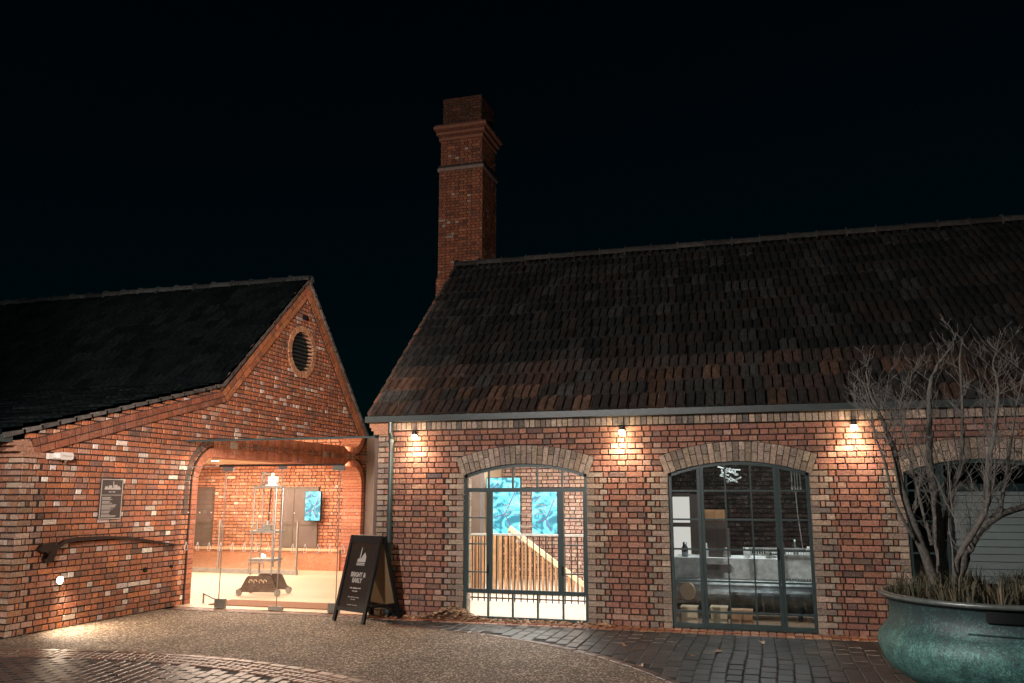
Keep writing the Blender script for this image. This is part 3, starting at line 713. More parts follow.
for i in range(len(rp)-1):
    a, b = Vector(rp[i]), Vector(rp[i+1])
    if (b-a).length < .01: continue
    na, nb = nrm(i), nrm(i+1); t = (b-a).normalized()*.004; c = pick(pr)
    q = [a+t, b-t, b-t+nb*.155, a+t+na*.155]
    f = lambda w, x: Vector((GX+x, w.x, w.y))
    m.hexa([f(w, -.45) for w in q]+[f(w, .004) for w in q], c, 0)
    q = [a+na*.004, b+nb*.004, b+nb*.152, a+na*.152]; m.hexa([f(w, -.44) for w in q]+[f(w, -.003) for w in q], (.03, .03, .03), 1)
m.build('entrance_arch', [M['brick'], M['mortar2']], lb)
m = MB()
for i in range(len(rp)-1):
    a, b = Vector(rp[i]), Vector(rp[i+1])
    if (b-a).length < .01: continue
    if a.x > 14 and m.v and m.v[0][1] < 14: m.build('steel_trim', M['darkmetal'], lb); m = MB()
    if a.y > OZ-.01 and b.y > OZ-.01: continue
    na, nb = nrm(i), nrm(i+1); q = [a+na*.16, b+nb*.16, b+nb*.185, a+na*.185]
    m.hexa([Vector((GX-.01, w.x, w.y)) for w in q]+[Vector((GX+.022, w.x, w.y)) for w in q])
m.build('steel_trim', M['darkmetal'], lb)
# dark header course hugging the curve
m = MB()
for i in range(18, 48):
    if i+1 >= len(rp): break
    a, b = Vector(rp[i]), Vector(rp[i+1])
    if (b-a).length < .01 or a.x > 12.6: continue
    na, nb = nrm(i), nrm(i+1); t = (b-a).normalized()*.004; q = [a+na*.217+t, b+nb*.217-t, b+nb*.32-t, a+na*.32+t]
    m.hexa([Vector((GX-.01, w.x, w.y)) for w in q]+[Vector((GX+.012, w.x, w.y)) for w in q], pick([(1, (.06, .045, .04)), (1, (.09, .05, .04))]))
m.build('arch_label_course', M['brick'], lb)
# round louvre
lv = MB(); vy, vz = 14.37, 4.42
n = 34
for i in range(n):
    w0 = 2*PI*i/n+.012; w1 = 2*PI*(i+1)/n-.012
    q = [(vy+math.cos(w)*s, vz+math.sin(w)*s) for w, s in ((w0, .40), (w1, .40), (w1, .515), (w0, .515))]
    lv.hexa([Vector((GX-.10, a, b)) for a, b in q]+[Vector((GX+.022, a, b)) for a, b in q], pick([(3, (.48, .27, .15)), (1, (.40, .20, .12))]), 0)
    q = [(vy+math.cos(w)*s, vz+math.sin(w)*s) for w, s in ((w0-.02, .402), (w1+.02, .402), (w1+.02, .51), (w0-.02, .51))]
    lv.hexa([Vector((GX-.09, a, b)) for a, b in q]+[Vector((GX+.014, a, b)) for a, b in q], (.03, .03, .03), 1)
lvo = lv.build('louvre_ring', [M['brick'], M['mortar2']], lb)
m = MB(); m.tube([(GX-.12, vy, vz), (GX-.10, vy, vz)], .41, 30, mi=0)
k = -.34
while k < .38:
    h = math.sqrt(.4**2-k*k)
    m.hexa([Vector(p) for p in ((GX-.09, vy-h, vz+k+.05), (GX-.09, vy+h, vz+k+.05), (GX+.01, vy+h, vz+k), (GX+.01, vy-h, vz+k), (GX-.09, vy-h, vz+k+.06), (GX-.09, vy+h, vz+k+.06), (GX+.01, vy+h, vz+k+.012), (GX+.01, vy-h, vz+k+.012))]); k += .075
m.build('louvre_blades', M['gutter'], lb)
# roof of the left building
m = MB()
def palL(r, n, k): return R.choice([(.0035, .006, .007), (.005, .008, .009), (.003, .005, .006), (.0055, .009, .010)])  # near-black choices put the unlit roof's darkness into the tile colour
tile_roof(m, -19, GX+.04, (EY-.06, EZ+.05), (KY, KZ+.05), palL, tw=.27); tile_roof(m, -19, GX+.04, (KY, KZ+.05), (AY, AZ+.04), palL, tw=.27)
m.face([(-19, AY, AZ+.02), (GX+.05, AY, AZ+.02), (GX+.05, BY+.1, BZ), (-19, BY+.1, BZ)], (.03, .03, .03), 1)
m.build('roof', [M['tileshade'], M['mortar']], lb)
m = MB()
def verge(p, q, col):
    p = Vector((0, *p)); q = Vector((0, *q)); s = (q-p); L = s.length; s /= L; n = Vector((0, -s.z, s.y)); n = n if n.z > 0 else -n; k = 0
    while k < L:
        kk = R.uniform(.75, 1.25); c = tuple(v*kk for v in col); e = min(k+.30, L)
        P = [Vector((GX+dx, 0, 0))+p+s*a+n*h for dx, a, h in ((-.02, k, -.02), (.055, k, -.02), (.055, e, -.02), (-.02, e, -.02), (-.02, k, .042), (.055, k, .042), (.055, e, .024), (-.02, e, .024))]
        m.hexa(P, c); k += .27
verge((EY-.04, EZ+.03), (KY, KZ+.03), (.11, .11, .105)); verge((KY, KZ+.03), (AY, AZ+.02), (.13, .115, .105)); verge((BY, BZ+.02), (AY, AZ+.02), (.13, .115, .105))
m.build('verge_tiles', M['tile'], lb)
m = MB(); ridge_tiles(m, -19, GX+.06, AY, AZ+.04, .11, (.030, .036, .037)); m.build('ridge_tiles', M['tileshade'], lb)
m = MB(); m.box(-19, GX+.02, EY-.16, EY-.06, EZ-.035, EZ-.02); m.box(-19, GX+.02, EY-.17, EY-.16, EZ-.035, EZ+.045); m.box(GX+.02, GX+.03, EY-.17, EY+.1, EZ-.035, EZ+.045); m.build('gutter', M['gutter'], lb)
# hall inside
m = MB(); HB = 17.3
brickwork(m, Vector((0, HB, 0)), X, -Y, lambda v: [(-17.5, GX-.46, False, False)], 0, 2.9, [(4, (.40, .16, .09)), (3, (.36, .13, .07)), (2, (.45, .20, .12)), (.25, (.5, .34, .26))])
m.box(-17.5, GX-.46, HB-.22, HB-.02, .0, .42, (.42, .17, .09), 0); m.box(-17.5, GX-.46, HB-.25, HB-.02, .423, .47, (.55, .33, .2), 0)
m.face([(-17.5, 9.4, 2.37), (GX-.02, 9.4, 2.37), (GX-.02, HB, 2.37), (-17.5, HB, 2.37)], (.6, .5, .36), 2)
m.face([(-17.5, 9.4, 0), (-17.5, HB, 0), (-17.5, HB, 2.62), (-17.5, 9.4, 2.62)], (.4, .15, .08), 2); m.face([(-17.5, 9.4, 0), (GX-.02, 9.4, 0), (GX-.02, 9.4, 2.62), (-17.5, 9.4, 2.62)], (.4, .15, .08), 2)
m.face([(GX-.03, 9.4, 0), (GX-.03, OY0-.1, 0), (GX-.03, OY0-.1, 2.62), (GX-.03, 9.4, 2.62)], (.4, .15, .08), 2)
m.build('interior_wall', [M['brick'], M['mortar2'], M['plaster']], lb)
for x0, x1, z0, z1 in ((-10.65, -9.72, .48, 1.84), (-13.3, -12.5, .48, 1.84)):
    f = MB(); f.box(x0, x1, HB-.06, HB-.018, z0, z1); fo = f.build('window', M['panel'], lb)
    f = MB()
    for zz in (z0+.5, z1-.03, z0): f.box(x0-GX, x1-GX, HB-.075-8.1, HB-.062-8.1, zz, zz+.03)
    for xx in (x0, x0+.28, x1-.03): f.box(xx-GX, xx+.03-GX, HB-.072-8.1, HB-.064-8.1, z0, z1)
    f.build('frame', M['iron'], fo)
fl = MB(); fl.face([(-17.5, 8.2, .006), (GX, 8.2, .006), (GX, HB, .006), (-17.5, HB, .006)]); fl.face([(GX, FY-.02, .006), (RX0, FY-.02, .006), (RX0, HB, .006), (GX, HB, .006)])
struct(fl.build('entrance_floor', planks('peach_stone_floor', (.56, .42, .30), (.46, .34, .24), .6)))
m = MB(); m.box(-8.2, -6.2, 11.35, 11.95, .008, .02); o = m.build('doormat', M['mat']); tag(o, 'wide rust brown doormat just inside the glass entrance', 'doormat')
screen(-9.95, -9.55, 17.05, 1.08, 1.74, 'upright cyan lit screen on the brick wall inside the glass entrance')
# low glass barrier in the hall
gb = thing('glass_barrier', 'clear glass barrier on a dark floor channel inside the entrance hall', 'barrier', (-11, 16.0, 0))
m = MB(); m.box(-14.5, -9.45, 15.97, 16.03, .006, .10); m.build('floor_channel', M['machine'], gb)
m = MB(); m.box(-14.5, -9.45, 15.995, 16.007, .10, 1.1); m.build('glass_panel', M['glass2'], gb)
for xx in (-13.2, -11.4, -9.5): m = MB(); m.box(xx, xx+.03, 15.98, 16.02, .1, 1.12); m.build('post', M['machine'], gb)
# ceiling lights of the hall
for i, (x, y, lab) in enumerate(((-9.6, 12.6, 'nearest lit round ceiling lamp in the entrance hall'), (-10.6, 14.6, 'lit round ceiling lamp in the middle of the entrance hall'), (-9.7, 16.2, 'lit round ceiling lamp close to the back brick wall'), (-12.2, 13.2, 'lit round ceiling lamp deep inside at the far left of the hall'), (-12.6, 16.2, 'lit round ceiling lamp by the far left back wall'))):
    t_ = thing('ceiling_lamp', lab, 'lamp', (x, y, 2.355), 0, 'round lamps in the hall ceiling'); t_['_w'] = 0
    m = MB(); m.tube([(0, 0, -.03), (0, 0, .015)], .09, 20); m.build('rim', M['white'], t_); m = MB(); m.tube([(0, 0, -.034), (0, 0, -.031)], .075, 20); m.build('diffuser', M['warmspot'], t_)
# ================================================================ GLASS LINK
ge = thing('glass_entrance', 'frameless glass entrance box joining the two brick buildings', 'entrance', (-7, FY, 0))
def pane(name, x0, x1, z0, z1, par=ge, y=FY):
    m = MB(); m.face([(x0, y, z0), (x1, y, z0), (x1, y, z1), (x0, y, z1)]) ; return m.build(name, M['glass2'], par)
LX0, LX1 = GX+.04, RX0-.06
TZ = 2.47
pane('side_panel', LX0, -7.84, .02, 2.06); pane('side_panel', -5.90, LX1, .02, 2.06); pane('over_panel', LX0, LX1, 2.10, TZ)
d1 = pane('door', -7.825, -6.868, .03, 2.06); d2 = pane('door', -6.852, -5.915, .03, 2.06)
e = MB()
for xx in (-7.832, -6.86, -5.907): e.box(xx-.005, xx+.005, FY-.006, FY+.006, .03, 2.06)
e.box(LX0, -7.85, FY-.005, FY+.005, 2.068, 2.082); e.build('edge_seal', M['machine'], ge)
e = MB(); e.box(-7.95, -5.85, FY-.02, FY+.02, 2.07, 2.10); e.build('door_header', M['darkmetal'], ge)
e = MB()
for x0_, x1_, z0_, z1_ in ((-7.89, -7.71, 2.0, 2.068), (-6.02, -5.84, 2.0, 2.068), (-7.89, -7.71, .012, .14), (-6.02, -5.84, .012, .14), (-6.98, -6.75, .012, .065), (-6.92, -6.80, 2.03, 2.068)):
    e = MB(); e.box(x0_, x1_, FY-.022, FY+.022, z0_, z1_); e.build('patch_fitting', M['patch'], ge)
for s in (-1, 1):
    e = MB(); hx = -6.86+s*.055; a = FY-.05
    off = Vector(ge.location); e.tube([Vector((hx, a, .62))-off, Vector((hx, a, 1.75))-off], .011, 8); e.tube([Vector((hx, a, .7))-off, Vector((hx, FY, .7))-off], .008, 6); e.tube([Vector((hx, a, 1.65))-off, Vector((hx, FY, 1.65))-off], .008, 6)
    e.build('handle', M['patch'], d1 if s < 0 else d2)
x = LX0+.10
while x < LX1-.05:
    mk = MB()
    mk.box(x-.009, x+.009, FY-.004, FY-.002, 1.378, 1.396)
    mk.build('etched_dot', M['etch'], ge); mk = MB()
    if 1:
        P = [(-.022, 0), (.022, 0), (.024, .055), (.008, .085), (.007, .115), (-.007, .115), (-.008, .085), (-.024, .055)]
        for i in range(len(P)):
            a, b = P[i], P[(i+1) % len(P)]; mk.bar((x+a[0], FY-.003, .83+a[1]), (x+b[0], FY-.003, .83+b[1]), .006, .002, up=(0, 1, 0))
    mk.build('etched_bottle', M['etch'], ge); x += .203
m = MB(); m.face([(LX0, FY-.03, TZ), (LX1, FY-.03, TZ), (LX1, HB, TZ), (LX0, HB, TZ)]); m.build('glass_roof', M['roofglass'], ge)
m = MB(); m.box(LX0, LX1, FY-.05, FY-.02, TZ-.012, TZ+.015); m.box(LX1-.0, LX1+.03, FY-.05, HB, TZ-.01, TZ+.03); m.build('roof_edge', M['steel'], ge)
m = MB(); m.face([(LX0, HB-.05, 0), (LX1, HB-.05, 0), (LX1, HB-.05, TZ), (LX0, HB-.05, TZ)]); m.build('back_panel', M['panel'], ge)
m = MB(); m.box(LX1+.002, LX1+.058, FY+.03, FY+.06, 0, 2.45); m.build('side_post', M['panel'], ge)
m = MB(); m.box(-8.42, -8.40, 11.5, 11.52, .006, .16); m.bar((-8.41, 11.51, .15), (-8.1, 11.35, .10), .02, .02); m.build('floor_bracket', M['machine'], ge)
# sloped portable machine on the cart
mc = thing('machine_cart', 'antique tall metal lifting frame on a cast iron wheeled base behind the glass doors', 'machine', (-8.14, 12.75, 0), math.radians(8)); mc['_w'] = 0; mc.scale = (.84, .84, 1)
def part(name, mat, fn, par=mc, smooth=False):
    m = MB(); fn(m); return m.build(name, mat, par, smooth)
for yy in (-.27, .27):
    def side(m):
        P = [(-.46, .07), (-.46, .10), (-.36, .14), (-.26, .30), (-.22, .33), (.22, .33), (.26, .30), (.36, .14), (.46, .10), (.46, .07), (.30, .09), (.2, .13), (-.2, .13), (-.3, .09)]
        for i in range(0, 5):
            a, b, c, d = P[i], P[i+1], P[8-i], P[9-i]
            if i == 4: continue
            m.hexa([Vector((x, yy-.012, z)) for x, z in (a, d, c, b)]+[Vector((x, yy+.012, z)) for x, z in (a, d, c, b)])
    part('side_plate', M['iron'], side)
    for xx in (-.40, .40):
        w = part('wheel', M['machine'], lambda m: m.tube([(xx, yy-.03, .062), (xx, yy+.03, .062)], .055, 18))
part('cast_lettering', M['palewood'], lambda m: [m.tube([(x+.035*math.cos(w), -.287, .24+.03*math.sin(w)) for w in (0, .6*s, 1.3, 2.0, 3.1, 4.0)], .006, 5) for x, s in ((-.16, 1), (-.06, 2), (.05, 1), (.14, 2))])
for xx in (-.21, .21):
    for yy in (-.2, .2): part('pole', M['machine'], lambda m: m.tube([(xx*1.05, yy, .34), (xx, yy, 1.80)], .016, 8))
part('lower_shelf', M['machine'], lambda m: (m.box(-.26, .26, -.22, .22, .56, .60), m.tube([(-.24, -.24, .36), (-.24, -.24, .54), (.06, -.24, .54), (.08, -.24, .46)], .014, 8)))
part('middle_table', M['machine'], lambda m: (m.box(-.27, .27, -.23, .23, 1.02, 1.06), m.box(-.08, .10, -.1, .1, 1.06, 1.15), m.tube([(0, 0, 1.15), (0, 0, 1.22)], .05, 12), m.tube([(-.17, -.1, 1.06), (-.17, -.1, 1.22)], .02, 8), m.tube([(.2, -.1, 1.06), (.2, -.1, 1.22)], .02, 8), m.box(-.12, .14, -.18, -.12, 1.06, 1.09)))
part('screw_rod', M['rod'], lambda m: m.tube([(0.02, 0, 1.2), (.04, 0, 1.8)], .016, 8))
part('top_frame', M['machine'], lambda m: (m.box(-.24, .24, -.22, -.18, 1.76, 1.80), m.box(-.24, .24, .18, .22, 1.76, 1.80), m.box(-.24, -.20, -.18, .18, 1.76, 1.80), m.box(.20, .24, -.18, .18, 1.76, 1.80), m.bar((-.16, 0, 1.8), (-.16, 0, 2.05), .03, .03, up=(0, 1, 0)), m.bar((-.16, 0, 2.04), (.12, 0, 1.96), .03, .03), m.bar((-.1, 0, 1.98), (-.1, 0, 1.82), .02, .02, up=(0, 1, 0)), m.bar((-.1, 0, 1.88), (.05, 0, 1.90), .02, .02), m.bar((-.22, .05, 1.80), (-.05, 0, 1.86), .02, .02), m.bar((.16, 0, 1.86), (.27, -.05, 1.77), .03, .02)))
part('gear_head', M['cloth'], lambda m: (m.box(.0, .15, -.08, .08, 1.80, 1.96), m.tube([(.07, -.1, 1.90), (.07, .1, 1.90)], .055, 16), m.tube([(.06, 0, 1.94), (.06, 0, 2.02)], .035, 10), m.box(-.04, .18, -.1, .1, 1.79, 1.82)))
# ================================================================ THINGS ON THE LEFT WALL
pq = thing('wall_plaque', 'bronze information plaque with a building emblem on the left brick wall', 'plaque', (GX, 9.58, 1.6))
m = MB(); m.box(GX, GX+.022, 9.385, 9.785, 1.325, 1.862); m.build('plate', flat('plaque_bronze', (.055, .045, .04), .5, .3, noise=.15), pq)
m = MB()
def pbox(y0, y1, z0, z1): m.box(GX+.022, GX+.026, y0, y1, z0, z1)
pbox(9.388, 9.782, 1.325, 1.335); pbox(9.388, 9.782, 1.852, 1.862); pbox(9.385, 9.395, 1.325, 1.862); pbox(9.775, 9.785, 1.325, 1.862); pbox(9.40, 9.77, 1.643, 1.650)
m.build('plate_border', M['print'], pq)
m = MB(); pbox(9.45, 9.74, 1.72, 1.745); pbox(9.60, 9.612, 1.745, 1.83)
for a, b, h in ((9.46, 9.50, .02), (9.52, 9.58, .03), (9.62, 9.68, .04), (9.69, 9.73, .02)): pbox(a, b, 1.745, 1.745+h)
pbox(9.53, 9.575, 1.682, 1.696); pbox(9.60, 9.645, 1.682, 1.696)
z = 1.62; rr = random.Random(4)
for blk in (3, 3, 5, 3, 3):
    for k in range(blk): pbox(9.42, 9.42+rr.uniform(.12, .28), z-.008, z); z -= .0135
    z -= .011
m.build('plate_writing', M['print'], pq)
lp = thing('security_light', 'white bulkhead floodlight high on the left brick wall below the eave', 'lamp', (GX, 8.63, 2.13))
m = MB(); m.box(GX+.0, GX+.05, 8.44, 8.53, 2.09, 2.16); m.tube([(GX+.05, 8.50, 2.12), (GX+.09, 8.58, 2.12)], .02, 8); m.build('bracket', M['white'], lp)
m = MB()
P = [(8.53, 2.10), (8.56, 2.085), (8.72, 2.085), (8.75, 2.10), (8.75, 2.165), (8.72, 2.18), (8.56, 2.18), (8.53, 2.165)]
m.face([(GX+.13, a, b) for a, b in P]); m.face([(GX+.02, a, b) for a, b in P][::-1])
for i in range(8): a, b = P[i], P[(i+1) % 8]; m.face([(GX+.02, *a), (GX+.02, *b), (GX+.13, *b), (GX+.13, *a)])
m.build('body', M['white'], lp)
m = MB(); m.box(GX+.13, GX+.134, 8.57, 8.71, 2.13, 2.137); m.tube([(GX+.09, 8.67, 2.085), (GX+.09, 8.67, 2.055)], .014, 8); m.build('sensor', M['patch'], lp)
rl = thing('recessed_wall_light', 'small lit recessed light low in the left brick wall', 'lamp', (GX, 8.83, .59))
m = MB(); m.tube([(GX+.002, 8.83, .59), (GX+.018, 8.83, .59)], .055, 20); m.build('bezel', M['patch'], rl); m = MB(); m.tube([(GX+.018, 8.83, .59), (GX+.03, 8.83, .59)], .042, 20); m.build('lens', M['spotm'], rl)
sp = thing('giant_spanner', 'long dark iron spanner fixed along the left brick wall', 'spanner', (GX, 9.8, 1.0))
m = MB(); pts = [(8.66, .97), (8.80, 1.06), (9.05, 1.09), (9.5, 1.085), (9.94, 1.06), (10.4, .99), (10.8, .93), (11.05, .90)]; wd = [.055, .05, .045, .038, .036, .032, .025, .015]
for i in range(len(pts)-1):
    a, b = pts[i], pts[i+1]; q = [(a[0], a[1]-wd[i]/2), (b[0], b[1]-wd[i+1]/2), (b[0], b[1]+wd[i+1]/2), (a[0], a[1]+wd[i]/2)]
    m.hexa([Vector((GX+.02, *w)) for w in q]+[Vector((GX+.07, *w)) for w in q])
m.build('shank', M['darkmetal'], sp)
m = MB(); P = [(8.40, .99), (8.44, .96), (8.52, .955), (8.56, .92), (8.54, .88), (8.50, .87), (8.52, .83), (8.60, .83), (8.67, .89), (8.70, .99), (8.70, 1.035), (8.58, 1.06), (8.46, 1.05)]
c0 = (8.60, .985)
for i in range(len(P)):
    a, b = P[i], P[(i+1) % len(P)]
    m.hexa([Vector((GX+.02, *w)) for w in (c0, a, b, c0)]+[Vector((GX+.074, *w)) for w in (c0, a, b, c0)])
m.build('jaw', M['darkmetal'], sp)
for y, z, lab in ((10.37, .59, 'small round black vent low in the left brick wall'), (10.93, .60, 'tiny dark vent pipe beside the entrance jamb')):
    m = MB(); m.tube([(GX+.002, y, z), (GX+.03, y, z)], .035 if y < 10.5 else .022, 14); o = m.build('vent_pipe', M['black']); tag(o, lab, 'vent')
m = MB(); m.box(GX+.0, GX+.06, 14.33, 14.41, 5.07, 5.15); m.box(GX+.06, GX+.09, 14.34, 14.40, 5.06, 5.12); o = m.build('gable_lamp', M['black']); tag(o, 'small unlit black fitting above the oval louvre', 'lamp')
# ================================================================ GROUND
C1, R1 = Vector((-6.1, 2.04)), 5.8
C2, R2 = Vector((-5.2, 5.2)), 5.1
m = MB(); m.face([(-90, -60, -.02), (90, -60, -.02), (90, 120, -.02), (-90, 120, -.02)]); struct(m.build('ground', M['ground']))
gp = [(GX+.0, 10.80), (-5.35, 10.80), (-5.0, 10.60), (-4.6, 10.42)]
for i in range(27): w = math.radians(80-i*5.5); gp.append((C2.x+R2*math.cos(w), C2.y+R2*math.sin(w)))
gp += [(-8.6, -1.0), (-11, 2), (-11, 8.0), (GX, 8.0)]
m = MB(); m.face([(a, b, -.004) for a, b in gp]); struct(m.build('gravel_path', M['gravel']))
def inside(x, y, poly=gp):
    c = False; j = len(poly)-1
    for i in range(len(poly)):
        xi, yi = poly[i]; xj, yj = poly[j]
        if (yi > y) != (yj > y) and x < (xj-xi)*(y-yi)/(yj-yi)+xi: c = not c
        j = i
    return c
def sett(m, cx, cy, w, l, ang, z0, z1, c):
    ca, sa = math.cos(ang), math.sin(ang); b = .010; z1 += R.uniform(-.003, .003)
    tx, ty = R.uniform(-.010, .010), R.uniform(-.016, .016)
    def P(u, v, z, k=0): return (cx+u*ca-v*sa, cy+u*sa+v*ca, z+k*(u*tx+v*ty))
    a, d = w/2-.0035, l/2-.0035
    L0 = [P(u, v, z0) for u, v in ((-a, -d), (a, -d), (a, d), (-a, d))]; L1 = [P(u, v, z1-.006, 1) for u, v in ((-a, -d), (a, -d), (a, d), (-a, d))]; a -= b; d -= b
    L2 = [P(u, v, z1, 1) for u, v in ((-a, -d), (a, -d), (a, d), (-a, d))]
    k = len(m.v); m.v += L0+L1+L2
    for s in (0, 4):
        for i in range(4): m.f.append((k+s+i, k+s+(i+1) % 4, k+s+4+(i+1) % 4, k+s+4+i)); m.c.append(c); m.m.append(0)
    m.f.append((k+8, k+9, k+10, k+11)); m.c.append(c); m.m.append(0)
SG = [(4, (.036, .042, .046)), (3, (.028, .033, .037)), (2, (.048, .052, .055)), (1, (.020, .024, .027)), (.5, (.066, .064, .062))]
TAN = [(3, (.34, .19, .12)), (3, (.28, .15, .10)), (1, (.4, .26, .18)), (1, (.2, .12, .09))]
BRN = [(3, (.15, .085, .06)), (3, (.12, .07, .052)), (1, (.20, .115, .08)), (1, (.09, .062, .052))]
m = MB(); m.face([(-9, -1, -.009), (7, -1, -.009), (7, 10.9, -.009), (-9, 10.9, -.009)], (.02, .02, .02), 1)
cw, cl = .150, .26; i = 0; x = -5.3
while x < 5.2:
    y = 4.0+(cl/2 if i % 2 else 0)+R.uniform(-.03, .03)
    while y < 10.74:
        xx = x+R.uniform(-.003, .003)+.010*math.sin(y*2.3+i*.5)
        if not inside(xx, y) and (Vector((xx, y))-C2).length > R2+.14: sett(m, xx, y+R.uniform(-.006, .006), cw, cl*.985, R.uniform(-.02, .02), -.016, 0.0, pick(SG))
        y += cl
    x += cw; i += 1
struct(m.build('paving', [M['sett'], M['bed']]))
m = MB()   # tan kerb strip, drain and borders
x = RX0-3.2
while x < RX1:
    if x > RX0: sett(m, x+.05, FY-.085, .10, .15, 0, -.016, .012, pick(TAN))
    sett(m, x+.05, FY-.245, .10, .10, 0, -.016, .004, pick(TAN if x > RX0 else BRN))
    if x < RX0: sett(m, x+.05, FY-.115, .10, .17, 0, -.016, .004, pick(TAN))
    x += .102
a = math.radians(84)
while a > math.radians(-65):
    sett(m, C2.x+(R2+.055)*math.cos(a), C2.y+(R2+.055)*math.sin(a), .10, .205, a, -.016, .002, pick(BRN)); a -= .21/(R2+.05)
struct(m.build('kerb_strip', [M['sett']]))
m = MB(); m.box(RX0, RX1, FY-.197, FY-.160, -.01, .008); struct(m.build('drain_slot', M['corten']))
m = MB(); 
disc = [(C1.x+R1*math.cos(w), C1.y+R1*math.sin(w), -.002) for w in [math.radians(6*k) for k in range(60)]]; m.face(disc, (.02, .02, .02), 1)
for ri in range(4):
    rr = R1-.06-.112*ri; a = math.radians(-40)+.01*ri*3
    st_ = .072 if ri != 0 else .215
    while a < math.radians(175):
        px_, py_ = C1.x+rr*math.cos(a), C1.y+rr*math.sin(a)
        if px_ > GX+.0 or py_ < 8.0:
            sett(m, px_, py_, .108, st_ , a, -.002, .010, pick(BRN))
        a += (st_+.003)/rr
i = 0; x = -11.2
while x < -.6:
    y = 3.2+(.1 if i % 2 else 0)
    while y < 8.2:
        # columns turned a little off the wall direction
        X_ = -6+(x+6)*math.cos(.16)-(y-6)*math.sin(.16); Y_ = 6+(x+6)*math.sin(.16)+(y-6)*math.cos(.16)
        if (Vector((X_, Y_))-C1).length < R1-.52: sett(m, X_, Y_, .105, .19, .16+R.uniform(-.04, .04), -.002, .012, pick([(3, (.026, .028, .031)), (2, (.036, .036, .037)), (1, (.055, .048, .044))]))
        y += .19
    x += .105; i += 1
struct(m.build('cobbled_circle', [M['cobble'], M['bed']]))
# leaves
def leaf(m, p, s, c):
    w = R.uniform(0, 6.28); t = R.uniform(-.5, .5); u = Vector((math.cos(w), math.sin(w), t)).normalized(); v = u.cross(Vector((R.uniform(-.5, .5), R.uniform(-.5, .5), 1))).normalized(); n = u.cross(v)
    P = [p-u*s, p-u*.3*s+v*.45*s+n*.15*s, p+u*.4*s+v*.35*s, p+u*s+n*.2*s, p+u*.4*s-v*.35*s, p-u*.3*s-v*.45*s+n*.15*s]
    m.face(P[:4], c); m.face([P[0], P[3], P[4], P[5]], c)
LP = [(3, (.40, .25, .15)), (2, (.26, .15, .09)), (2, (.52, .35, .23)), (1, (.60, .50, .40))]
m = MB()
for i in range(900):
    g = R.random()
    if g < .62: x = R.gauss(-4.15, .28); hmax = .15*math.exp(-((x+4.1)/.3)**2)
    else: x = R.uniform(-5.1, -1.9) if R.random() < .8 else R.gauss(-3.0, .25); hmax = .02
    y = FY-.03-abs(R.gauss(0, .07)); z = .018+R.random()*hmax
    leaf(m, Vector((x, y, z)), R.uniform(.022, .042), pick(LP))
o = m.build('leaf_litter', M['leaf']); tag(o, 'drift of dry brown leaves against the wall foot', 'leaves', kind='stuff')
for px, py, s, lab in ((718, 650.5, .075, 'large curled tan leaf lying alone on the dark setts'), (640, 665, .05, 'pale narrow leaf on the setts near the gravel edge'), (692, 655, .035, 'small pale leaf on the setts left of the large tan leaf'), (624, 644, .05, 'dark curled leaf on the setts below the wall between window and doors'), (762, 642, .05, 'pale leaf on the kerb below the glazed doors')):
    d = _f + _r*((px-512)/CF) - _u*((py-341.5)/CF); p = Vector((0, 0, CH))+d*((.018-CH)/d.z)
    m = MB(); leaf(m, p, s, pick(LP)); leaf(m, p+Vector((.02, 0, .006)), s*.7, pick(LP)); o = m.build('fallen_leaf', M['leaf']); tag(o, lab, 'leaf')
# ================================================================ A-BOARD
ab = thing('pavement_sign', 'black folding pavement sign reading BRIGHT & EARLY beside the glass entrance', 'sign', (-5.35, 10.40, .0), math.radians(-23), world=False)
AHT = 1.10; ay = .30
def leafframe(m, sgn, hw=.315):
    # sgn 0 front leaf: foot y=0, top y=.29 ; 1 back leaf: foot y=.62, top .31
    yb, yt = (0, ay-.02) if sgn == 0 else (.64, ay+.03)
    T = Vector((0, yt-yb, AHT)); L = T.length; T /= L; Nn = Vector((0, -T.z, T.y)) if sgn == 0 else Vector((0, T.z, -T.y))
    O_ = Vector((0, yb, 0)); return O_, T, Nn, L
for sgn in (0, 1):
    O_, T, Nn, L = leafframe(None, sgn)
    m = MB()
    for s in (-1, 1): m.fbox(O_, X, T, Nn, s*.315-(.045 if s > 0 else 0), s*.315+(.045 if s < 0 else 0), 0, L, -.02, .02)
    m.fbox(O_, X, T, Nn, -.27, .27, L-.10, L, -.018, .018); m.fbox(O_, X, T, Nn, -.27, .27, .135, .185, -.018, .018)
    m.build('frame', M['black'], ab)
    m = MB(); m.fbox(O_, X, T, Nn, -.27, .27, .185, L-.10, -.006, .006)
    pm = flat('sign_panel', (.012, .013, .014), .16, noise=.02, spec=.8) if sgn == 0 else flat('tan_board_back', (.22, .15, .08), .6, noise=.12, scale=5)
    m.build('panel', pm, ab)
O_, T, Nn, L = leafframe(None, 0)
B4 = Matrix(((1, T.x, Nn.x, 0), (0, T.y, Nn.y, 0), (0, T.z, Nn.z, 0), (0, 0, 0, 1)))
def bt(body, v, size, sx=1, bold=0): text(body, size, M['print'], Matrix.Translation(O_+T*v+Nn*.008)@B4, ab, bold=bold, sx=sx, ex=.001)
bt('BRIGHT &', .585, .082, .82, .003); bt('EARLY', .510, .082, .82, .003)
m = MB()   # the small print is too fine to read in the photograph: word-length strokes of broken marks
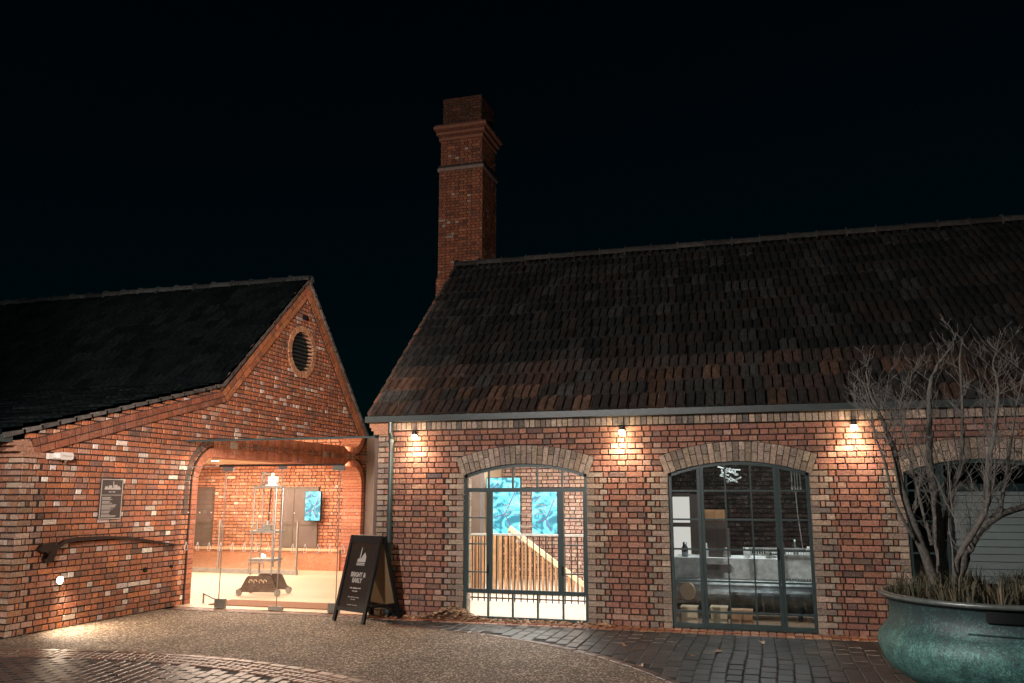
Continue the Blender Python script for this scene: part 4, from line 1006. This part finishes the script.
for v_, h_, ws in ((.43, .016, (.05, .085, .06)), (.392, .013, (.05, .045)), (.315, .009, (.04, .06, .03, .05)), (.287, .008, (.04, .035)), (.215, .008, (.03, .05, .03, .04))):
    tot = sum(ws)+.012*(len(ws)-1); u_ = -tot/2
    for w_ in ws:
        e_ = u_+w_
        while u_ < e_-.004:
            k_ = R.uniform(.004, .008); m.fbox(O_, X, T, Nn, u_, min(e_, u_+k_), v_+R.choice([0, 0, -.003]), v_+h_*R.choice([.7, 1, 1]), .0065, .009); u_ += k_+.002
        u_ = e_+.012
m.build('small_print', M['print'], ab)
m = MB()
def lg(poly, c=None):
    P = [O_+X*a+T*b+Nn*.0075 for a, b in poly]; Q = [p+Nn*.003 for p in P]; m.face(Q)
    for i in range(len(P)): m.face([P[i], P[(i+1) % len(P)], Q[(i+1) % len(P)], Q[i]])
b0 = .735
lg([(-.075, b0+.045), (.085, b0+.045), (.085, b0+.12), (.045, b0+.175), (.005, b0+.12), (-.005, b0+.10), (-.075, b0+.085)])
lg([(-.045, b0+.10), (-.022, b0+.10), (-.020, b0+.235), (-.034, b0+.235)])
lg([(-.08, b0+.0), (.08, b0+.0), (.08, b0+.012), (-.08, b0+.012)]); lg([(-.08, b0+.02), (.08, b0+.02), (.08, b0+.034), (-.08, b0+.034)])
m.build('emblem', M['print'], ab)
for s in (-1, 1): m = MB(); m.bar((s*.30, .06, .2), (s*.30, .58, .2), .012, .03); m.build('side_stay', M['black'], ab)
m = MB(); m.tube([(-4.86, 10.93, .03), (-4.86, 10.93, .12)], .055, 12); m.box(-5.02, -4.93, 10.92, 11.0, .012, .09); o = m.build('floor_fitting', M['black']); tag(o, 'small black floor fitting behind the pavement sign', 'fitting')
# ================================================================ PLANTER
PX, PY, PZ = 1.50, 6.85, .94
pl = thing('copper_planter', 'huge round verdigris copper cauldron planter at the right', 'planter', (PX, PY, 0))
m = MB(); prof = [(.33, 0), (.31, .02), (.30, .22), (.33, .28), (.46, .315), (.60, .375), (.69, .44), (.745, .52), (.768, .60), (.758, .665), (.715, .72), (.685, .76), (.675, .84), (.685, .90), (.70, .93)]
sm = []
for i in range(len(prof)-1):
    for k in range(3):
        t = k/3; sm.append((prof[i][0]*(1-t)+prof[i+1][0]*t, prof[i][1]*(1-t)+prof[i+1][1]*t))
sm.append(prof[-1]); m.lathe(prof, PX, PY, 96); m.build('bowl', M['patina'], pl, smooth=True)
m = MB(); m.lathe([(.69, .925), (.735, .93), (.745, .945), (.735, .962), (.70, .962), (.68, .95), (.66, .93), (.655, .86)], PX, PY, 96); m.build('rim', flat('worn_copper_rim', (.13, .155, .15), .38, .4, noise=.3, scale=20), pl, smooth=True)
m = MB()
for i in range(95):
    w = PI*1.36+ (PI*.62)*i/119; p = Vector((PX+.688*math.cos(w), PY+.688*math.sin(w), .765)); m.tube([p, p+Vector((math.cos(w), math.sin(w), 0))*.012], [.006, .003], 6)
m.build('rivets', M['patina'], pl)
m = MB()
for k in range(16):
    w0 = PI*1.41+k*.025; w1 = w0+.025
    m.hexa([Vector((PX+r_*math.cos(w), PY+r_*math.sin(w), z)) for r_ in (.68, .705) for w, z in ((w0, .845), (w1, .845), (w1, .915), (w0, .915))])
m.build('dark_plate', M['black'], pl)
m = MB(); m.face([(PX+.68*math.cos(2*PI*k/40), PY+.68*math.sin(2*PI*k/40), .88) for k in range(40)]); m.build('soil', M['soil'], pl)
m = MB(); GP = [(3, (.085, .085, .055)), (3, (.06, .07, .045)), (2, (.13, .12, .085)), (1, (.17, .12, .08))]
for cl_ in range(150):
    w = R.uniform(0, 6.28); rr = math.sqrt(R.random())*.66; cp = Vector((PX+rr*math.cos(w), PY+rr*math.sin(w), .88)); hs = R.uniform(.6, 1.15)
    for b in range(17):
        a = R.uniform(0, 6.28); out = R.uniform(.02, .17)+.05*rr; h = R.uniform(.11, .27)*hs; d = Vector((math.cos(a), math.sin(a), 0)); sd = Vector((-d.y, d.x, 0))*R.uniform(.0025, .0045); c = pick(GP)
        p0 = cp+d*.01; p1 = cp+d*out*.45+Z*h*.75; p2 = cp+d*out+Z*h*R.uniform(.75, 1.05)
        m.face([p0-sd, p0+sd, p1+sd*.8, p1-sd*.8], c); m.face([p1-sd*.8, p1+sd*.8, p2], c)
o = m.build('planter_grass', M['blade']); tag(o, 'tufts of dry grassy foliage filling the copper planter', 'grass', kind='stuff')
# ================================================================ BARE TREE
tr = thing('bare_tree', 'leafless many stemmed small tree growing in the copper planter', 'tree', at(945, 592, 6.9))
tk = MB(); tw = MB()
def stem(pp, r0, r1, mb=tk, n=9):
    pts = [at(*p) for p in pp]; k = len(pts); fine = []; rad = []
    for i in range(k-1):
        for j in range(4):
            t = j/4; a = pts[max(0, i-1)]; b = pts[i]; c = pts[i+1]; d = pts[min(k-1, i+2)]
            q = .5*((2*b)+(-a+c)*t+(2*a-5*b+4*c-d)*t*t+(-a+3*b-3*c+d)*t**3)
            fine.append(q+Vector((R.uniform(-1, 1), R.uniform(-1, 1), 0))*.003)
            s = (i+t)/(k-1); rad.append((r0*(1-s)**1.0+r1*s)*R.uniform(.92, 1.08))
    fine.append(pts[-1]); rad.append(r1); mb.tube(fine, rad, n); return fine, rad
def grow(p, d, L, r, dep, dens=1.0):
    pts = [p]; rad = [r]; k = 5; q = p.copy(); dd = d.copy()
    for i in range(k):
        dd = (dd+Vector((R.uniform(-.22, .22), R.uniform(-.22, .22), R.uniform(-.10, .16)))).normalized(); q = q+dd*L/k; pts.append(q.copy()); rad.append(max(.0014, r*(1-(i+1)/k*.75)))
    tw.tube(pts, rad, 4 if r < .004 else 5)
    if dep > 0:
        for i in range(1, k+1):
            if R.random() < .85*dens:
                a = R.uniform(0, 6.28); side = Vector((math.cos(a), math.sin(a)*.8, R.uniform(.1, .9))); nd = (dd*.7+side*.75).normalized()
                grow(pts[i], nd, L*R.uniform(.35, .62), rad[i]*.7, dep-1, dens)
main = [
    ([(940, 596, 6.85), (928, 562, 6.8), (914, 525, 6.72), (902, 488, 6.66), (894, 450, 6.6), (880, 415, 6.55), (870, 392, 6.5), (866, 372, 6.5)], .052, .008),
    ([(946, 596, 6.95), (940, 545, 7.0), (936, 500, 7.05), (930, 465, 7.1), (929, 420, 7.12), (931, 382, 7.15), (940, 362, 7.15), (952, 346, 7.15)], .062, .006),
    ([(938, 596, 7.0), (942, 560, 7.05), (946, 520, 7.1), (955, 485, 7.12), (962, 455, 7.15), (962, 400, 7.15), (960, 360, 7.15), (963, 338, 7.15)], .040, .006),
    ([(953, 597, 6.9), (962, 565, 6.9), (976, 535, 6.9), (996, 517, 6.9), (1020, 508, 6.95), (1055, 496, 7.0)], .060, .028),
    ([(956, 598, 6.8), (958, 560, 6.7), (975, 530, 6.62), (988, 505, 6.55), (988, 470, 6.5), (995, 430, 6.5), (998, 385, 6.5), (993, 365, 6.5), (997, 352, 6.5)], .036, .006),
    ([(1000, 515, 6.9), (1004, 490, 6.9), (1010, 450, 6.9), (1016, 410, 6.92), (1024, 372, 6.95)], .022, .006),
    ([(932, 545, 7.2), (920, 500, 7.35), (908, 450, 7.4), (900, 410, 7.45), (905, 385, 7.45), (911, 368, 7.45)], .020, .005),
    ([(915, 540, 6.7), (896, 505, 6.6), (884, 460, 6.5), (874, 430, 6.45), (870, 402, 6.4), (862, 380, 6.4)], .018, .004),
    ([(1030, 505, 6.95), (1036, 450, 7.0), (1030, 400, 7.0), (1036, 360, 7.0)], .02, .005),
]
for i, (pp, r0, r1) in enumerate(main):
    fine, rad = stem(pp, r0*.72, r1*.6)
    n = len(fine)
    for k in range(int(n*.25), n, 1):
        tp = 1-.45*k/n
        for rep in range(3 if k < n*.75 else 1):
            if R.random() < .62:
                a = R.uniform(0, 6.28); d = Vector((math.cos(a), math.sin(a)*.8, R.uniform(.25, 1.1))).normalized()
                grow(fine[k], (d+Z*.15).normalized(), R.uniform(.14, .46)*tp, min(.0032, rad[k]*.4), 2, .60)
for i in range(14):   # thin upright suckers
    b = at(R.uniform(905, 990), R.uniform(500, 575), 6.9+R.uniform(-.3, .4)); grow(b, Vector((R.uniform(-.35, .3), R.uniform(-.2, .2), 1)).normalized(), R.uniform(.5, .95), .006, 2, .7)
tk.build('trunk', M['bark'], tr, smooth=True); tw.build('twigs', M['twig'], tr)
# ================================================================ UNSEEN LAMPS added to light the court and the gable
def added_lamp(x, y, z, energy, col, label, rad=.12):
    t_ = thing('added_lamp', label, 'added lamp', (x, y, 0)); t_['_w'] = 0
    m = MB(); m.tube([(0, 0, -.02), (0, 0, .5), (0, 0, z-.25)], [.08, .05, .04], 14); m.build('pole', M['black'], t_)
    m = MB(); m.tube([(0, 0, z+.17), (0, 0, z+.20), (0, 0, z+.3)], [.2, .2, .03], 16); m.tube([(0, 0, z-.26), (0, 0, z-.19)], [.05, .12], 12); 
    for k in range(4):
        w = k*PI/2+.4; m.tube([(.12*math.cos(w), .12*math.sin(w), z-.2), (.17*math.cos(w), .17*math.sin(w), z+.18)], .007, 5)
    m.build('lantern', M['black'], t_)
    m = MB(); m.tube([(0, 0, z-.06), (0, 0, z+.06)], .05, 12); m.build('bulb', glow('added_bulb', col, 60), t_)
    l = bpy.data.lights.new('added_light', 'POINT'); l.energy = energy; l.color = col; l.shadow_soft_size = rad
    lo = bpy.data.objects.new('added_light', l); C.objects.link(lo); lo.location = (x, y, z)
    for ch in t_.children:
        if ch.name.startswith('bulb') : ch.visible_shadow = True
added_lamp(-4.1, .8, 4.3, 3700, (1, .86, .79), 'black street lamp post added out of view to light the court')
fp = thing('added_flood_post', 'short black post with a floodlight head, added out of view to light the brick gable', 'floodlight', (-1.3, -1.2, 0)); fp['_w'] = 0  # floodlight added out of view to brighten the gable
m = MB(); m.tube([(0, 0, -.02), (0, 0, 3.82)], [.05, .035], 12); m.build('pole', M['black'], fp)
fd = (Vector((GX, 12.6, 3.7))-Vector((-1.3, -1.2, 3.9))).normalized(); fr_ = fd.cross(Z).normalized(); fu = fr_.cross(fd)
m = MB(); m.fbox(Vector((0, 0, 3.92)), fr_, fu, fd, -.16, .16, -.11, .11, -.12, -.02); m.build('lamp_head', M['black'], fp)
m = MB(); m.fbox(Vector((0, 0, 3.92)), fr_, fu, fd, -.14, .14, -.09, .09, -.018, -.010); m.build('lens', glow('added_flood_lens', (1, .8, .65), 30), fp)
l = bpy.data.lights.new('added_gable_flood', 'SPOT'); l.energy = 9500; l.color = (1, .72, .60); l.spot_size = math.radians(31); l.spot_blend = .7; l.shadow_soft_size = .12
o = bpy.data.objects.new('added_gable_flood', l); C.objects.link(o); o.location = Vector((-1.3, -1.2, 3.92))+fd*.02; o.rotation_euler = fd.to_track_quat('-Z', 'Y').to_euler()
# ================================================================ LIGHTS
def area(name, loc, sx, sy, energy, col, rot=(0, 0, 0)):
    l = bpy.data.lights.new(name, 'AREA'); l.shape = 'RECTANGLE'; l.size = sx; l.size_y = sy; l.energy = energy; l.color = col
    o = bpy.data.objects.new(name, l); C.objects.link(o); o.location = loc; o.rotation_euler = rot
area('hall_light', (-10.9, 14.3, 2.30), 3.4, 4.5, 500, (1, .78, .62))
area('link_light', (-7.2, 13.4, 2.42), 1.0, 3.0, 90, (1, .77, .57)); area('link_light_front', (-7.2, 11.3, 2.43), 1.6, .2, 75, (1, .80, .62))
area('hall_wash', (-10.4, 16.3, 2.28), 4.0, .4, 100, (1, .72, .50), (math.radians(25), 0, 0))
area('room_light', (-3.5, 13.6, 2.65), 3.0, 3.0, 330, (1, .95, .90))
area('room_light_b', (-.2, 13.0, 2.65), 1.6, 1.6, 65, (.95, .95, .92))
l = bpy.data.lights.new('wall_floor_wash', 'SPOT'); l.energy = 150; l.color = (1, .78, .55); l.spot_size = math.radians(130); l.spot_blend = .8; l.shadow_soft_size = .03
o = bpy.data.objects.new('wall_floor_wash', l); C.objects.link(o); o.location = (GX+.05, 8.83, .585); o.rotation_euler = Vector((.75, .25, -.75)).to_track_quat('-Z', 'Y').to_euler()
sun = bpy.data.lights.new('moonlight', 'SUN'); sun.energy = .06; sun.angle = math.radians(3); sun.color = (.75, .9, 1)
so = bpy.data.objects.new('moonlight', sun); C.objects.link(so)
sd = Vector((-.35, -.75, .55)).normalized(); so.rotation_euler = sd.to_track_quat('Z', 'Y').to_euler()
w = bpy.data.worlds.new('World'); SC.world = w; w.use_nodes = True; t = w.node_tree
bg = t.nodes['Background']; sk = t.nodes.new('ShaderNodeTexSky'); sk.sky_type = 'NISHITA'; sk.sun_disc = False
sk.sun_elevation = math.asin(sd.z); sk.sun_rotation = math.atan2(sd.x, sd.y)
mx = t.nodes.new('ShaderNodeMix'); mx.data_type = 'RGBA'; mx.blend_type = 'MULTIPLY'; mx.inputs[0].default_value = 1; mx.inputs[7].default_value = (.03, .60, .60, 1)
t.links.new(sk.outputs[0], mx.inputs[6]); t.links.new(mx.outputs[2], bg.inputs[0]); bg.inputs[1].default_value = .0011
# ================================================================ CAMERA
cam = bpy.data.cameras.new('camera'); cam.sensor_width = 36; cam.lens = CF/1024*36; cam.clip_end = 500; cam.clip_start = .05
co = bpy.data.objects.new('camera', cam); C.objects.link(co); co.location = (0, 0, CH)
co.rotation_euler = (PI/2+PIT, 0, YAW); SC.camera = co
for o in bpy.data.objects:
    if '_w' in o: del o['_w']
SC.view_settings.view_transform = 'Standard'; SC.view_settings.look = 'None'; SC.view_settings.exposure = 0; SC.view_settings.gamma = 1
SC.cycles.max_bounces = 6; SC.cycles.transparent_max_bounces = 12; SC.cycles.sample_clamp_indirect = 4; SC.cycles.use_denoising = True
